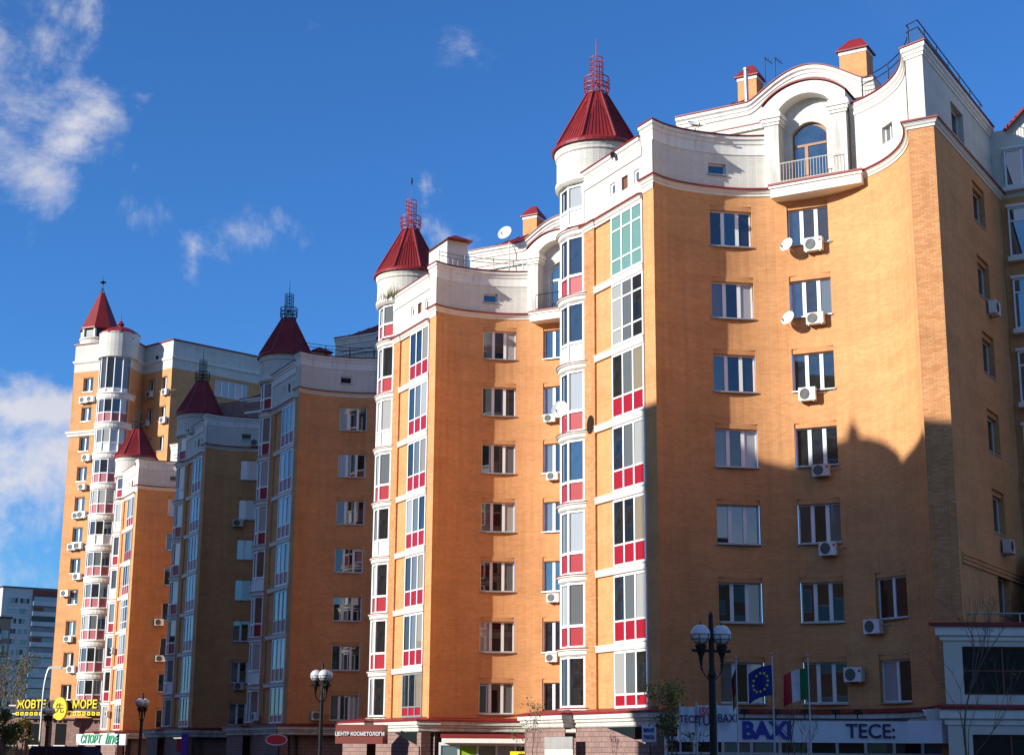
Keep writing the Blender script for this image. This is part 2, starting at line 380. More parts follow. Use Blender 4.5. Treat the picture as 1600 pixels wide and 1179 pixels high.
def sweep(path, prof, mb=None, cap=True):
    """ prof: [(out, z)...] swept along the path """
    mb = mb or MB(); rows = [path.offset(o) for o, z in prof]; n = len(path.p)
    for k in range(len(prof) - 1):
        for i in range(n - 1):
            a, b_, c, d = rows[k][i], rows[k][i + 1], rows[k + 1][i + 1], rows[k + 1][i]
            za, zb = prof[k][1], prof[k + 1][1]
            mb.face([(a.x, a.y, za), (b_.x, b_.y, za), (c.x, c.y, zb), (d.x, d.y, zb)], [(path.d[i], za), (path.d[i + 1], za), (path.d[i + 1], zb + .05), (path.d[i], zb + .05)])
    if cap:
        for i in (0, n - 1): mb.face([(rows[k][i].x, rows[k][i].y, prof[k][1]) for k in range(len(prof))])
    return mb
def pane_mesh(w_, h_, th=.02):
    key = ('pane', round(w_, 3), round(h_, 3))
    if key not in CACHE: m_ = MB(); m_.box(-w_ / 2, w_ / 2, 0, th, 0, h_); CACHE[key] = m_.mesh('pane')
    return CACHE[key]
CACHE = {}
def cached(key, fn):
    if key not in CACHE:
        r = fn(); CACHE[key] = r.mesh(key if isinstance(key, str) else key[0]) if isinstance(r, MB) else r
    return CACHE[key]
def frame_mesh(w_, h_, cols, rows, edge=.06, mull=.14, dep=.09):
    """ cols: list of column widths fractions, rows: list of row fractions bottom to top; returns mesh and pane rectangles """
    mb = MB(); rect = []
    mb.box(-w_ / 2, w_ / 2, 0, dep, 0, edge); mb.box(-w_ / 2, w_ / 2, 0, dep, h_ - edge, h_)
    mb.box(-w_ / 2, -w_ / 2 + edge, 0, dep, edge, h_ - edge); mb.box(w_ / 2 - edge, w_ / 2, 0, dep, edge, h_ - edge)
    iw = w_ - 2 * edge - mull * (len(cols) - 1); ih = h_ - 2 * edge - mull * .7 * (len(rows) - 1)
    x = -w_ / 2 + edge; xs = []
    for i, c in enumerate(cols):
        xs.append((x, x + iw * c)); x += iw * c
        if i < len(cols) - 1: mb.box(x, x + mull, -.004, dep, edge, h_ - edge); x += mull
    z = edge; zs = []
    for j, r in enumerate(rows):
        zs.append((z, z + ih * r)); z += ih * r
        if j < len(rows) - 1:
            for (a, b_) in xs: mb.box(a, b_, .004, dep, z, z + mull * .7)
            z += mull * .7
    for j, (c, d) in enumerate(zs):
        for i, (a, b_) in enumerate(xs): rect.append((a, b_, c, d, i, j))
    return mb.mesh('window'), rect
RND = random.Random(11)
def put_window(parent, path, d0, d1, z0, z1, cols=(.33, .34, .33), rows=(1,), recess=.17, sill=True, lintel=.2, name='window', panes=None, mull=.14, edge=.06, lowmat=None, proud=0, matframe='pvc', lintelmat='brick'):
    p0, p1 = path.at(d0 + .001), path.at(d1 - .001); e = p1 - p0; w_ = e.length; a = math.atan2(e.y, e.x); mid = (p0 + p1) / 2
    inn = Vector((-math.sin(a), math.cos(a)))
    h_ = z1 - z0 - lintel
    key = ('win', round(w_, 2), round(h_, 2), tuple(cols), tuple(rows), mull, edge)
    if key not in CACHE: CACHE[key] = frame_mesh(w_ + .02, h_, cols, rows, edge, mull)
    me, rect = CACHE[key]
    q = mid + inn * recess
    if not panes: panes = RND.choice(PSETS)
    f = obj(name, me, matframe, parent, (q.x, q.y, z0), a)
    for (x0, x1, c, d, i, j) in rect:
        low = lowmat and j == 0
        if low: mat = lowmat
        elif panes: mat = panes[i % len(panes)]
        else: mat = RND.choice(PANES)
        o = obj('spandrel_panel' if low else 'pane', pane_mesh(x1 - x0, d - c), mat, f, ((x0 + x1) / 2, .035, c),
                rot=(0, 0, 0) if low else (RND.uniform(-.006, .006), 0, RND.uniform(-.01, .01)))
    if sill:
        obj('sill', cached(('sill', round(w_, 2)), lambda: _box(-w_ / 2 - .03, w_ / 2 + .03, -recess - .07, .02, -.05, .004)), 'grey_metal', f)
    if lintel:
        obj('lintel', cached(('lintel', round(w_, 2)), lambda: _box(-w_ / 2, w_ / 2, -recess + .05, .06, 0, lintel - .003)), lintelmat, f, (0, 0, h_))
    return f
def _box(*a):
    m_ = MB(); m_.box(*a); return m_

# ------------------------------------------------------------------ plan of one block (origin = its front corner)
A1 = Vector((5.625, 59.478)); U = Vector((-9.587, 19.095)); UN = U.normalized(); NO = Vector((-UN.y, UN.x)) if -UN.y < 0 else Vector((UN.y, -UN.x))
ZB, ZC, ZP, ZPR = 3.37, 24.37, 26.70, 27.40
CC = Vector((9.75, 55.95)) - A1
def rad(th):
    x = max(0.0, min(1.0, (th - 105) / 34.4)); return 5.17 + .26 * x * x * (3 - 2 * x)
TH0 = math.degrees(math.atan2(-CC.y, -CC.x))
ARC = [Vector((0, 0))] + [CC + Vector((math.cos(R_(th)), math.sin(R_(th)))) * rad(th) for th in [TH0 - (TH0 + 21.8) * i / 40 for i in range(1, 41)]]
BL, BR = Vector((14.62, 54.0)) - A1, Vector((15.33, 53.45)) - A1
EE = Vector((20.2, 61.4)) - A1
def nar(s, out_=0.0): return UN * s + NO * out_
P_MAIN = Path([nar(.8)] + ARC)                    # corner strip and concave front
D_A = P_MAIN.d[1]
P_PIER = Path([ARC[-1] + Vector((.12, .02)), BL + Vector((-.12, -.09)), BR])
P_SIDE = Path([BR, EE])
P_STRIP = Path([nar(4.75, -.06), nar(.8, -.06)])
P_NPIER = Path([nar(6.2, -1.2), nar(6.2, .04), nar(4.75, .04), nar(4.75, -.06)])
TA = Vector((3.73, 66.0)) - A1                    # turret axis
P_LINK = Path([BR + U, TA + Vector((.2, 1.2)), nar(6.2, -1.2)])
S0 = Vector((10.5, 60.5)) - A1; S1_ = Vector((13.8, 58.6)) - A1   # front edge of the balcony slab
SD = (S1_ - S0).normalized(); SN = Vector((SD.y, -SD.x)); SLEN = (S1_ - S0).length
ZROW = [3.66 + (7 - i) * 3.045 for i in range(1, 8)]               # window sills, row 1 on top
FL = [5.80 + 3.0 * i for i in range(7)]                            # floor bands
def arc_d(px, py, org=None): return P_MAIN.hit(px, py, A1 if org is None else org)
c1 = (arc_d(1109.5, 352)[0], arc_d(1174.4, 352)[0]); c2 = (arc_d(1229.5, 346)[0], arc_d(1294.0, 346)[0]); c3 = (arc_d(1368, 925)[0], arc_d(1417, 925)[0])
aw = (arc_d(1106.5, 270)[0], arc_d(1134, 270)[0]); rw = (arc_d(1378.5, 218)[0], arc_d(1395, 218)[0])
D_P0 = arc_d(1196, 260)[0]; D_P1 = arc_d(1322, 215)[0]             # where the portal stands
CORN = [(0, -.27), (.05, -.25), (.05, -.17), (.1, -.14), (.15, -.06), (.18, -.05), (.18, 0), (0, .03)]
def shift(pr, z): return [(o, z + dz) for o, dz in pr]
REDCAP = [(-.02, -.005), (.235, -.035), (.235, .035), (-.02, .09)]

def stuffless(o): return o
def build_block(k, label, first):
    org = A1 + U * k
    T = thing('apartment_block', label, 'building', (org.x, org.y, 0), 0, 'brick apartment blocks stepping back along the street')
    cols = [c1, c2]
    holes = [(c[0], c[1], z, z + 1.74) for c in cols for z in ZROW]
    if first: holes += [(c3[0], c3[1], ZROW[i], ZROW[i] + 1.74) for i in (5, 6)]
    obj('brick_wall', cached(('brick_wall', first), lambda: wall(P_MAIN, ZB, ZC, holes)), 'brick', T)
    for c in cols:
        for z in ZROW: put_window(T, P_MAIN, c[0], c[1], z, z + 1.74, mull=.15, recess=.2)
    if first:
        for i in (5, 6): put_window(T, P_MAIN, c3[0], c3[1], ZROW[i], ZROW[i] + 1.74, cols=(.5, .5), mull=.13)
    # narrow sunlit face: corner strip is in brick_wall, then the glazed bays, then the pier
    bh = [(1.45, 3.93, FL[i] + .16, FL[i] + 2.83) for i in range(5)] + [(1.45, 3.93, FL[5] + .16, 23.62), (1.45, 3.93, 3.47, FL[0] - .15)]
    obj('bay_wall', cached('bay_wall', lambda: wall(P_STRIP, ZB, 24.3, bh, .25)), 'brick', T)
    for i, h in enumerate(bh):
        kind = i if i < 6 else 6
        top = (first and kind in (4, 5)) or (not first and (k * 5 + kind * 3) % 11 == 4)
        rows = (.24, .52, .24) if top else ((.30, .70) if kind != 6 else (.2, .8))
        pn = ['glass_teal'] * 3 if (first and kind == 5) else None
        pn = pn or RND.choice(PBAY)
        b_ = put_window(T, P_STRIP, h[0], h[1], h[2], h[3], cols=(.34, .33, .33), rows=rows, recess=-.12, sill=False, lintel=0, name='bay_window', lowmat=None if top else 'red_panel', panes=pn, matframe='grey_metal' if (k * 7 + kind * 4) % 13 == 5 else 'pvc', mull=.1, edge=.09)
    for i, z in enumerate(FL[:6]):
        o = obj('band', cached('band', lambda: sweep(Path([nar(4.75, -.06), nar(3.3, -.06), nar(.82, -.06)]), [(0, -.12), (.1, -.12), (.13, -.06), (.13, .1), (.17, .12), (.17, .145), (0, .15)])), 'trim', T, (0, 0, z))
    obj('brick_pier', cached('npier', lambda: wall(P_NPIER, ZB, 24.0)), 'brick_pier', T)
    # white attic
    ah = [(aw[0], aw[1], 25.02, 25.5)]
    left = P_MAIN.sub(0, D_P0 + .2)
    obj('attic_wall', cached('attic_l', lambda: wall(left, ZC, ZP - .1, ah, .22)), 'white_brick', T)
    put_window(T, P_MAIN, aw[0], aw[1], 25.02, 25.5, cols=(1,), sill=True, lintel=0, edge=.07, panes=['glass_blue'], recess=.14)
    PN = Path([nar(6.1, .0), nar(.8, .0)])
    L_ = PN.L
    sm = []
    for px, py, w_, hh in ((957.5, 295.5, .42, .55), (976, 285.5, .50, .58), (994.5, 275, .42, .55)):
        q = PN.hit(px, py, A1); sm.append((q[0] - w_ / 2, q[0] + w_ / 2, q[1] - hh / 2, q[1] + hh / 2))
    obj('attic_wall', cached('attic_n', lambda: wall(PN, 23.85, ZP - .4, sm, .2)), 'white_brick', T)
    for j, h in enumerate(sm):
        put_window(T, PN, *h, cols=(1,), lintel=0, sill=False, edge=.1 if j != 1 else .03, recess=.06, panes=['brown_louver'] if j == 1 else ['glass_grey'], matframe='pvc' if j != 1 else 'brown_louver')
    # corner pier of the attic stands higher
    obj('corner_pier_attic', cached('attic_c', lambda: wall(Path([nar(.8, -.3), nar(.8, .03), nar(0, .03)]), ZC - .5, ZP)), 'white_brick', T)
    pcorn = Path([nar(.82, .03), nar(0, .0)] + left.p[2:])
    pcorn2 = Path([nar(6.25, -.5), nar(6.25, .04), nar(4.7, .04), nar(4.7, -.0), nar(.84, .0)])
    def cornice_set(nm, path, z, big=False):
        pr = {0: CORN, 1: [(0, -.78), (.035, -.77), (.035, -.34), (.08, -.3), (.1, -.16), (.17, -.12), (.17, 0), (0, .03)], 2: [(0, -.46), (.05, -.44), (.05, -.32), (.09, -.3), (.09, -.2), (.16, -.14), (.16, 0), (0, .03)]}[int(big)]
        obj('cornice', cached(nm, lambda: sweep(path, shift(pr, z))), 'trim', T)
        obj('cornice_cap', cached(nm + 'c', lambda: sweep(path, shift([(-.25, .02), (.21, .0), (.21, .05), (-.25, .10)] if big else REDCAP, z + .02))), 'red_metal', T)
    cornice_set('corn_l', pcorn, ZC)
    cornice_set('corn_n', pcorn2, 23.85)
    cornice_set('par_l', pcorn, ZP, True)
    cornice_set('par_n', Path([nar(6.12, -.6), nar(6.12, .02), nar(.84, .02)]), ZP - .38, 1)
    # link wall behind the turret
    obj('rear_wall', cached('link', lambda: wall(P_LINK, 0, ZP)), 'brick', T)
    # roof deck
    def deck():
        m_ = MB(); pts = [nar(6.2, -1.2), nar(6.2, -.02), nar(.0, -.02)] + [P_MAIN.at(d, -.05) for d in P_MAIN.d[2:]] + [BR + Vector((-.5, .3)), EE + Vector((-.5, .3)), EE + U, BR + U]
        m_.face([(p.x, p.y, 24.3) for p in pts]); return m_
    obj('roof_deck', cached('deck', deck), 'roof_felt', T)
    # ---------------- portal with arched balcony window
    def SP(x, o=0.0): return S0 + SD * x + SN * o
    a = math.atan2(SD.y, SD.x); Mx = Matrix.Translation((S0.x, S0.y, 0)) @ Matrix.Rotation(a, 4, 'Z')   # x along slab, -y outward
    def slab():
        m_ = MB(); m_.box(0, SLEN, -.0, 1.6, ZC - .52, ZC - .03, Mx); m_.box(-.05, SLEN + .05, -.06, 1.6, ZC - .14, ZC - .05, Mx); return m_
    obj('balcony_slab', cached('slab', slab), 'trim', T)
    obj('balcony_cap', cached('slabcap', lambda: _boxM(Mx, -.07, SLEN + .07, -.1, 1.62, ZC - .03, ZC + .05)), 'red_metal', T)
    cw = .62
    for j, x in enumerate((-.26, 2.62)):
        z1 = 27.2
        def colm():
            m_ = MB(); m_.box(x, x + cw, .22, 1.7, ZC + .05, z1, Mx); return m_
        co = obj('column', cached('column%d' % j, colm), 'trim_dirty', T)
        def capi():
            m_ = MB()
            for q, (e, za, zb) in enumerate(((.05, .0, .12), (.10, .12, .28), (.16, .28, .46), (.10, .46, .56))): m_.box(x - e, x + cw + e, .22 - e, 1.4, z1 - .12 + za, z1 - .12 + zb, Mx)
            return m_
        obj('capital', cached('capital%d' % j, capi), 'trim', co)
    # arch over the columns
    xc, half, rise, zs = 1.49, 1.75, .76, 27.62
    def arch_curve(hw, rs, z, n=20):
        Rr = (hw * hw + rs * rs) / (2 * rs); t0 = math.asin(min(1, hw / Rr))
        return [(xc + Rr * math.sin(-t0 + 2 * t0 * i / n), z + rs - Rr + Rr * math.cos(-t0 + 2 * t0 * i / n)) for i in range(n + 1)]
    def arch():
        m_ = MB(); o_ = arch_curve(half, rise, zs + .35); i_ = arch_curve(half - .58, rise - .16, zs - .0)
        o_ = [(o_[0][0], zs)] + o_ + [(o_[-1][0], zs)]; i_ = [(i_[0][0], zs - .001)] + i_ + [(i_[-1][0], zs - .001)]
        for y0, y1 in ((.2, 1.6),):
            for (p, q, r, t_) in zip(o_, o_[1:], i_, i_[1:]):
                m_.face([Mx @ Vector((p[0], y0, p[1])), Mx @ Vector((q[0], y0, q[1])), Mx @ Vector((t_[0], y0, t_[1])), Mx @ Vector((r[0], y0, r[1]))])
                m_.face([Mx @ Vector((p[0], y0, p[1])), Mx @ Vector((q[0], y0, q[1])), Mx @ Vector((q[0], 2.4, q[1])), Mx @ Vector((p[0], 2.4, p[1]))])
                m_.face([Mx @ Vector((r[0], y0, r[1])), Mx @ Vector((t_[0], y0, t_[1])), Mx @ Vector((t_[0], y1, t_[1])), Mx @ Vector((r[0], y1, r[1]))])
        return m_
    obj('arch', cached('arch', arch), 'trim', T)
    def strip(curve, y0, y1, th):
        m_ = MB()
        for p, q in zip(curve, curve[1:]):
            lo = [Vector((p[0], y0, p[1])), Vector((q[0], y0, q[1])), Vector((q[0], y1, q[1])), Vector((p[0], y1, p[1]))]
            hi = [v + Vector((0, 0, th)) for v in lo]
            m_.face([Mx @ v for v in hi]); m_.face([Mx @ hi[0], Mx @ hi[1], Mx @ lo[1], Mx @ lo[0]]); m_.face([Mx @ v for v in lo[::-1]])
        return m_
    obj('arch_cap', cached('archcap', lambda: strip(arch_curve(half + .06, rise + .02, zs + .36), .1, 2.5, .07)), 'red_metal', T)
    # recessed wall with the arched window
    YW = .85
    def backwall():
        m_ = MB(); W0, W1, zb = .68, 2.20, ZC + .15
        crv = [(W0 + (W1 - W0) * i / 14, 26.78 + .42 * math.sin(math.pi * i / 14) ** .8) for i in range(15)]
        top = 28.7
        for (p, q) in zip(crv, crv[1:]): m_.face([Mx @ Vector(v) for v in ((p[0], YW, p[1]), (q[0], YW, q[1]), (q[0], YW, top), (p[0], YW, top))]); m_.face([Mx @ Vector(v) for v in ((p[0], YW, p[1]), (q[0], YW, q[1]), (q[0], YW + .25, q[1]), (p[0], YW + .25, p[1]))])
        m_.face([Mx @ Vector(v) for v in ((.1, YW, ZC), (W0, YW, ZC), (W0, YW, top), (.1, YW, top))]); m_.face([Mx @ Vector(v) for v in ((W1, YW, ZC), (2.8, YW, ZC), (2.8, YW, top), (W1, YW, top))])
        for x_ in (W0, W1): m_.face([Mx @ Vector(v) for v in ((x_, YW, ZC), (x_, YW + .25, ZC), (x_, YW + .25, 26.79), (x_, YW, 26.79))])
        return m_
    obj('niche_wall', cached('niche', backwall), 'white_brick', T)
    def awin(inset, y):
        m_ = MB(); W0, W1 = .68 + inset, 2.20 - inset
        crv = [(W0 + (W1 - W0) * i / 14, 26.78 - inset + (.42) * math.sin(math.pi * i / 14) ** .8) for i in range(15)]
        m_.face([Mx @ Vector((x_, y, z)) for x_, z in [(W0, ZC + .06 + inset), (W1, ZC + .06 + inset)] + crv[::-1]]); return m_
    aw_ = obj('arched_window', cached('awin', lambda: awin(0, YW + .2)), 'brown_wood' if first else 'pvc', T)
    obj('pane', cached('awin_p', lambda: awin(.09, YW + .18)), 'glass_blue', aw_)
    obj('glazing_bar', cached('awin_b', lambda: _boxM(Mx, .74, 2.14, YW + .14, YW + .19, 26.2, 26.3)), 'brown_wood' if first else 'pvc', aw_)
    obj('glazing_bar', cached('awin_b2', lambda: _boxM(Mx, 1.2, 1.34, YW + .141, YW + .19, ZC + .1, 26.2)), 'brown_wood' if first else 'pvc', aw_)
    def rail():
        m_ = MB()
        for z in (ZC + .14, ZC + .92): m_.tube(Mx @ Vector((.3, .1, z)), Mx @ Vector((3.0, .1, z)), .022, n=5)
        for i in range(22): x_ = .3 + 2.7 * i / 21; m_.tube(Mx @ Vector((x_, .1, ZC + .05)), Mx @ Vector((x_, .1, ZC + .92)), .012, n=4)
        return m_
    obj('railing', cached('rail', rail), 'cream' if first else 'dark_iron', T)
    # ---------------- right attic, pier and side face
    right = P_MAIN.sub(D_P1 - .15, P_MAIN.L)
    rh = [(rw[0] - right_d0(), rw[1] - right_d0(), 25.15, 25.85)]
    obj('attic_wall', cached('attic_r', lambda: wall(right, ZC, ZPR, rh, .25)), 'white_brick', T)
    if first: put_window(T, right, *rh[0], cols=(.5, .5), lintel=0, sill=False, mull=.06, edge=.05, panes=['glass_grey', 'glass_blue'])
    obj('corner_pier', cached('pier', lambda: wall(P_PIER, 0 if first else ZB, ZC)), 'brick_pier', T)
    pj = Path([ARC[-1] + Vector((.1, .1)), BL + Vector((-.04, .06)), BR + Vector((-.26, .06))])
    obj('attic_pier', cached('apier', lambda: wall(pj, ZC, ZPR)), 'white_brick', T)
    side_corn = Path(right.p[:-1] + [ARC[-1] + Vector((.05, .1)), BL + Vector((-.12, -.09)), BR] + ([EE] if first else []))
    cornice_set('corn_r%d' % first, side_corn, ZC)
    cornice_set('par_r%d' % first, Path(right.p[:-1] + [ARC[-1] + Vector((.07, .15)), BL + Vector((-.04, .06)), BR + Vector((-.26, .06))] + ([EE + Vector((-.2, .15))] if first else [])), ZPR - .02, 2)
    # ---------------- set-back attic storey with the wavy cornice
    W0, W1 = Vector((7.2, 64.6)) - A1, Vector((14.9, 60.1)) - A1
    WD_ = (W1 - W0).normalized(); Lw = (W1 - W0).length; Mw = Matrix.Translation((W0.x, W0.y, 0)) @ Matrix.Rotation(math.atan2(WD_.y, WD_.x), 4, 'Z')
    # crown of the wave sits above the portal
    pc = SP(1.05); xw = (pc - W0).dot(WD_)
    def wave(dx):
        pts = []
        for i in range(49):
            x = Lw * i / 48; u = (x - xw) / 2.55
            z = 28.98 + (1.14 * (math.cos(u * math.pi / 2) ** 1.15) if abs(u) < 1 else 0)
            pts.append((x, z + dx))
        return pts
    def pent():
        m_ = MB(); wv = wave(0)
        for p, q in zip(wv, wv[1:]):
            m_.face([Mw @ Vector(v) for v in ((p[0], 0, 24.3), (q[0], 0, 24.3), (q[0], 0, q[1]), (p[0], 0, p[1]))], [(p[0], 24.3), (q[0], 24.3), (q[0], q[1]), (p[0], p[1])])
        for x in (0, Lw): m_.face([Mw @ Vector(v) for v in ((x, 0, 24.3), (x, 7, 24.3), (x, 7, 29), (x, 0, 29))])
        m_.face([Mw @ Vector(v) for v in ((0, 7, 24.3), (Lw, 7, 24.3), (Lw, 7, 29), (0, 7, 29))])
        return m_
    obj('attic_storey', cached('pent', pent), 'white_brick', T)
    def wavecorn(prof):
        m_ = MB(); wv = wave(0)
        for (o0, z0), (o1, z1) in zip(prof, prof[1:]):
            for p, q in zip(wv, wv[1:]):
                m_.face([Mw @ Vector(v) for v in ((p[0], -o0, p[1] + z0), (q[0], -o0, q[1] + z0), (q[0], -o1, q[1] + z1), (p[0], -o1, p[1] + z1))])
        for p in (wv[0], wv[-1]): m_.face([Mw @ Vector((p[0], -o, p[1] + z)) for o, z in prof])
        return m_
    obj('wavy_cornice', cached('wavec', lambda: wavecorn([(0, -.5), (.06, -.48), (.06, -.34), (.11, -.3), (.11, -.2), (.2, -.13), (.2, 0), (-.02, .02)])), 'trim', T)
    obj('wavy_cap', cached('wavecap', lambda: wavecorn([(-.3, .02), (.25, .01), (.25, .06), (-.3, .16)])), 'red_metal', T)
    obj('ledge', cached('ledge', lambda: _boxM(Mw, .5, Lw - 2.2, -.14, .0, 27.75, 27.95)), 'trim', T)
    obj('ledge_cap', cached('ledgecap', lambda: _boxM(Mw, .48, Lw - 2.18, -.17, .0, 27.955, 28.0)), 'red_metal', T)
    def roof():
        m_ = MB(); z0, z1 = 29.05, 31.0
        a_, b_, c_, d_ = (0.0, .3), (Lw, .3), (Lw, 6.9), (0, 6.9); r0, r1 = (2.6, 3.6), (Lw - 2.2, 3.6)
        V = lambda p, z: Mw @ Vector((p[0], p[1], z))
        m_.face([V(a_, z0), V(b_, z0), V(r1, z1), V(r0, z1)]); m_.face([V(b_, z0), V(c_, z0), V(r1, z1)]); m_.face([V(c_, z0), V(d_, z0), V(r0, z1), V(r1, z1)]); m_.face([V(d_, z0), V(a_, z0), V(r0, z1)])
        for i in range(20):
            x = .5 + (Lw - 1) * i / 19; y = .3; t_ = min(1, (x) / 2.6, (Lw - x) / 2.2) * .98
            m_.tube(V((x, .3), z0 + .03), V((x, .3 + 3.3 * t_), z0 + .03 + 1.95 * t_), .025, n=4, cap=False)
        return m_
    obj('attic_roof', cached('roof', roof), 'red_metal', T)
    # chimneys
    def chim(cx, cy, sx, sy, z0, z1, nm):
        ch = obj('chimney', cached(nm, lambda: _boxR(cx, cy, sx, sy, z0, z1)), 'brick', T)
        def cap():
            m_ = MB(); e = .12
            for zz, zt, x in ((z1, z1 + .06, e),): m_.box(-sx / 2 - x, sx / 2 + x, -sy / 2 - x, sy / 2 + x, zz, zt, RM(cx, cy))
            V = lambda x, y, z: RM(cx, cy) @ Vector((x, y, z)); X, Y, zt = sx / 2 + e, sy / 2 + e, z1 + .06
            rx = max(.1, X - Y * .75); h_ = z1 + .72
            m_.face([V(-X, -Y, zt), V(X, -Y, zt), V(rx, 0, h_), V(-rx, 0, h_)]); m_.face([V(X, -Y, zt), V(X, Y, zt), V(rx, 0, h_)]); m_.face([V(X, Y, zt), V(-X, Y, zt), V(-rx, 0, h_), V(rx, 0, h_)]); m_.face([V(-X, Y, zt), V(-X, -Y, zt), V(-rx, 0, h_)])
            return m_
        obj('chimney_cap', cached(nm + 'cap', cap), 'red_metal', ch)
        obj('chimney_band', cached(nm + 'b', lambda: _boxR(cx, cy, sx + .06, sy + .06, z1 - .16, z1 - .002)), 'trim', ch)
        obj('chimney_base', cached(nm + 'e', lambda: _boxR(cx, cy, sx + .05, sy + .05, z0, z0 + .9)), 'trim', ch)
    p = Vector((14.95, 63.4)) - A1; chim(p.x, p.y, 1.2, .95, 29.3, 31.6, 'chimA')
    p = Vector((10.75, 66.2)) - A1; chim(p.x, p.y, .9, .85, 29.3, 31.6, 'chimB')
    if first:
        p = Vector((10.25, 64.3)) - A1; pm = MB(); pm.tube((p.x, p.y, 29.3), (p.x, p.y, 31.2), .1, n=10); pm.tube((p.x, p.y, 31.2), (p.x, p.y, 31.3), .13, n=10); obj('flue_pipe', pm, 'grey_metal', T)
    if first:
        p = SP(3.32, -.3); pm = MB(); pm.tube((p.x, p.y, ZC + .05), (p.x, p.y, 27.5), .045, n=8); obj('downpipe', pm, 'dark_iron', T)
    # ---------------- turret
    tc_ = (TA.x, TA.y)
    obj('turret_core', cached('tcore', lambda: lathe_mb([(1.38, ZB), (1.38, 26.2)], tc_, 28)), 'trim', T)
    obj('turret_drum', cached('tdrum', lambda: lathe_mb([(1.4, 25.98), (1.74, 26.0), (1.86, 26.12), (1.86, 26.3), (1.80, 26.34), (1.80, 27.45), (1.86, 27.5), (1.86, 27.62), (1.9, 27.7), (1.9, 27.9)], tc_, 40)), 'white_brick', T)
    ro = obj('turret_roof', cached('tcone', cone_mb), 'red_metal', T)
    obj('roof_seams', cached('tseam', seam_mb), 'red_metal', ro)
    fin = obj('finial_cage', cached('tcage', cage_mb), 'red_rail' if first or k == 1 else 'dark_iron', T)
    levels = [(FL[i] + .16, FL[i] + 2.8) for i in range(6)] + [(24.1, 25.95), (3.5, FL[0] - .2)]
    a0, a1, nseg = R_(95), R_(305), 7
    mull = cached('tmull', None) if False else None
    for li, (z0, z1) in enumerate(levels):
        split = z0 + (z1 - z0) * (.33 if li < 6 else (.42 if li == 6 else .04))
        white = (k * 3 + li * 5) % 7 in (2, 6)
        h_ = round(z1 - z0, 2)
        fr_ = obj('round_bay', cached(('tframe', h_, round(split - z0, 2)), lambda: tframe_mb(h_, split - z0, a0, a1, nseg, 1.6)), 'pvc', T, (TA.x, TA.y, z0))
        for i in range(nseg):
            am = a0 + (a1 - a0) * (i + .5) / nseg; r = 1.6 * math.cos((a1 - a0) / nseg / 2) - .03; wv = 2 * 1.6 * math.sin((a1 - a0) / nseg / 2) - .11
            obj('pane', pane_mesh(wv, z1 - split - .14), RND.choice(PANES), fr_, (r * math.cos(am), r * math.sin(am), split - z0 + .07), rotz=am + math.pi / 2 + RND.uniform(-.01, .01))
            if split - z0 > .3: obj('spandrel_panel', pane_mesh(wv, split - z0 - .1), 'pvc' if white else 'red_panel', fr_, (r * math.cos(am), r * math.sin(am), .06), rotz=am + math.pi / 2)
    for z in FL + [3.4]:
        obj('ring_slab', cached('tring', lambda: lathe_mb([(1.36, -.2), (1.62, -.2), (1.72, -.12), (1.72, .02), (1.8, .05), (1.8, .12), (1.36, .16)], (0, 0), 36)), 'trim', T, (TA.x, TA.y, z))
        obj('ring_cap', cached('tringc', lambda: lathe_mb([(1.83, .10), (1.83, .135), (1.36, .2)], (0, 0), 36)), 'red_metal', T, (TA.x, TA.y, z))
    # ---------------- ground floor
    obj('base_wall', cached('gbase', lambda: wall(Path([nar(.6, -.3), nar(-.1, -.3)] + [q for q in P_MAIN.sub(D_A + .35, P_MAIN.L).offset(-.25)]), 0, ZB - .1)), 'stone', T)
    pb = Path([nar(9.2, -1.0), nar(9.2, 1.0), nar(5.7, 1.0), nar(5.7, .5), nar(0, .5)] + P_MAIN.sub(D_A + .35, P_MAIN.L).offset(.35))
    obj('base_cornice', cached('gcorn', lambda: sweep(pb, [(-.5, 2.75), (.0, 2.75), (.05, 2.8), (.05, 2.92), (.12, 2.97), (.12, 3.05), (.2, 3.08), (.2, 3.28), (-.3, 3.32)])), 'trim_dirty', T)
    obj('base_roof', cached('groof', lambda: sweep(pb, [(.26, 3.26), (.26, 3.33), (-.6, 3.50), (-1.2, 3.52)])), 'red_metal', T)
    def pod():
        m_ = wall(Path([nar(9.2, -1.0), nar(9.2, .95), nar(5.7, .95)]), 0, 2.9)
        wall(Path([nar(5.7, .45), nar(3.2, .45)]), 0, 2.78, mb=m_)
        q = [nar(3.2, .45), nar(.1, .45)]
        m_.face([(q[0].x, q[0].y, 0), (q[1].x, q[1].y, 0), (q[1].x, q[1].y, 2.05), (q[0].x, q[0].y, 2.72)], [(0, 0), (3.1, 0), (3.1, 2.05), (0, 2.72)])
        wall(Path([nar(3.2, -.8), nar(.0, -.8)]), 0, 2.78, mb=m_)
        return m_
    obj('podium_wall', cached('gpod', pod), 'stone', T)
    obj('podium_pier', cached('gpier', lambda: wall(Path([nar(.5, -.3), nar(.5, .38), nar(0, .38), nar(0, .38) + Vector((.45, .28))]), 0, 2.78)), 'stone', T)
    return T
def right_d0(): return D_P1 - .15
def _boxM(M, *a):
    m_ = MB(); m_.box(*a, M=M); return m_
def RM(cx, cy): return Matrix.Translation((cx, cy, 0)) @ Matrix.Rotation(math.atan2(SD.y, SD.x), 4, 'Z')
def _boxR(cx, cy, sx, sy, z0, z1):
    m_ = MB(); m_.box(-sx / 2, sx / 2, -sy / 2, sy / 2, z0, z1, RM(cx, cy)); return m_
def lathe_mb(prof, c, n): m_ = MB(); m_.lathe(prof, c, n); return m_
CONE_Z0, CONE_Z1, CONE_R0, CONE_R1 = 27.9, 30.72, 1.97, .46
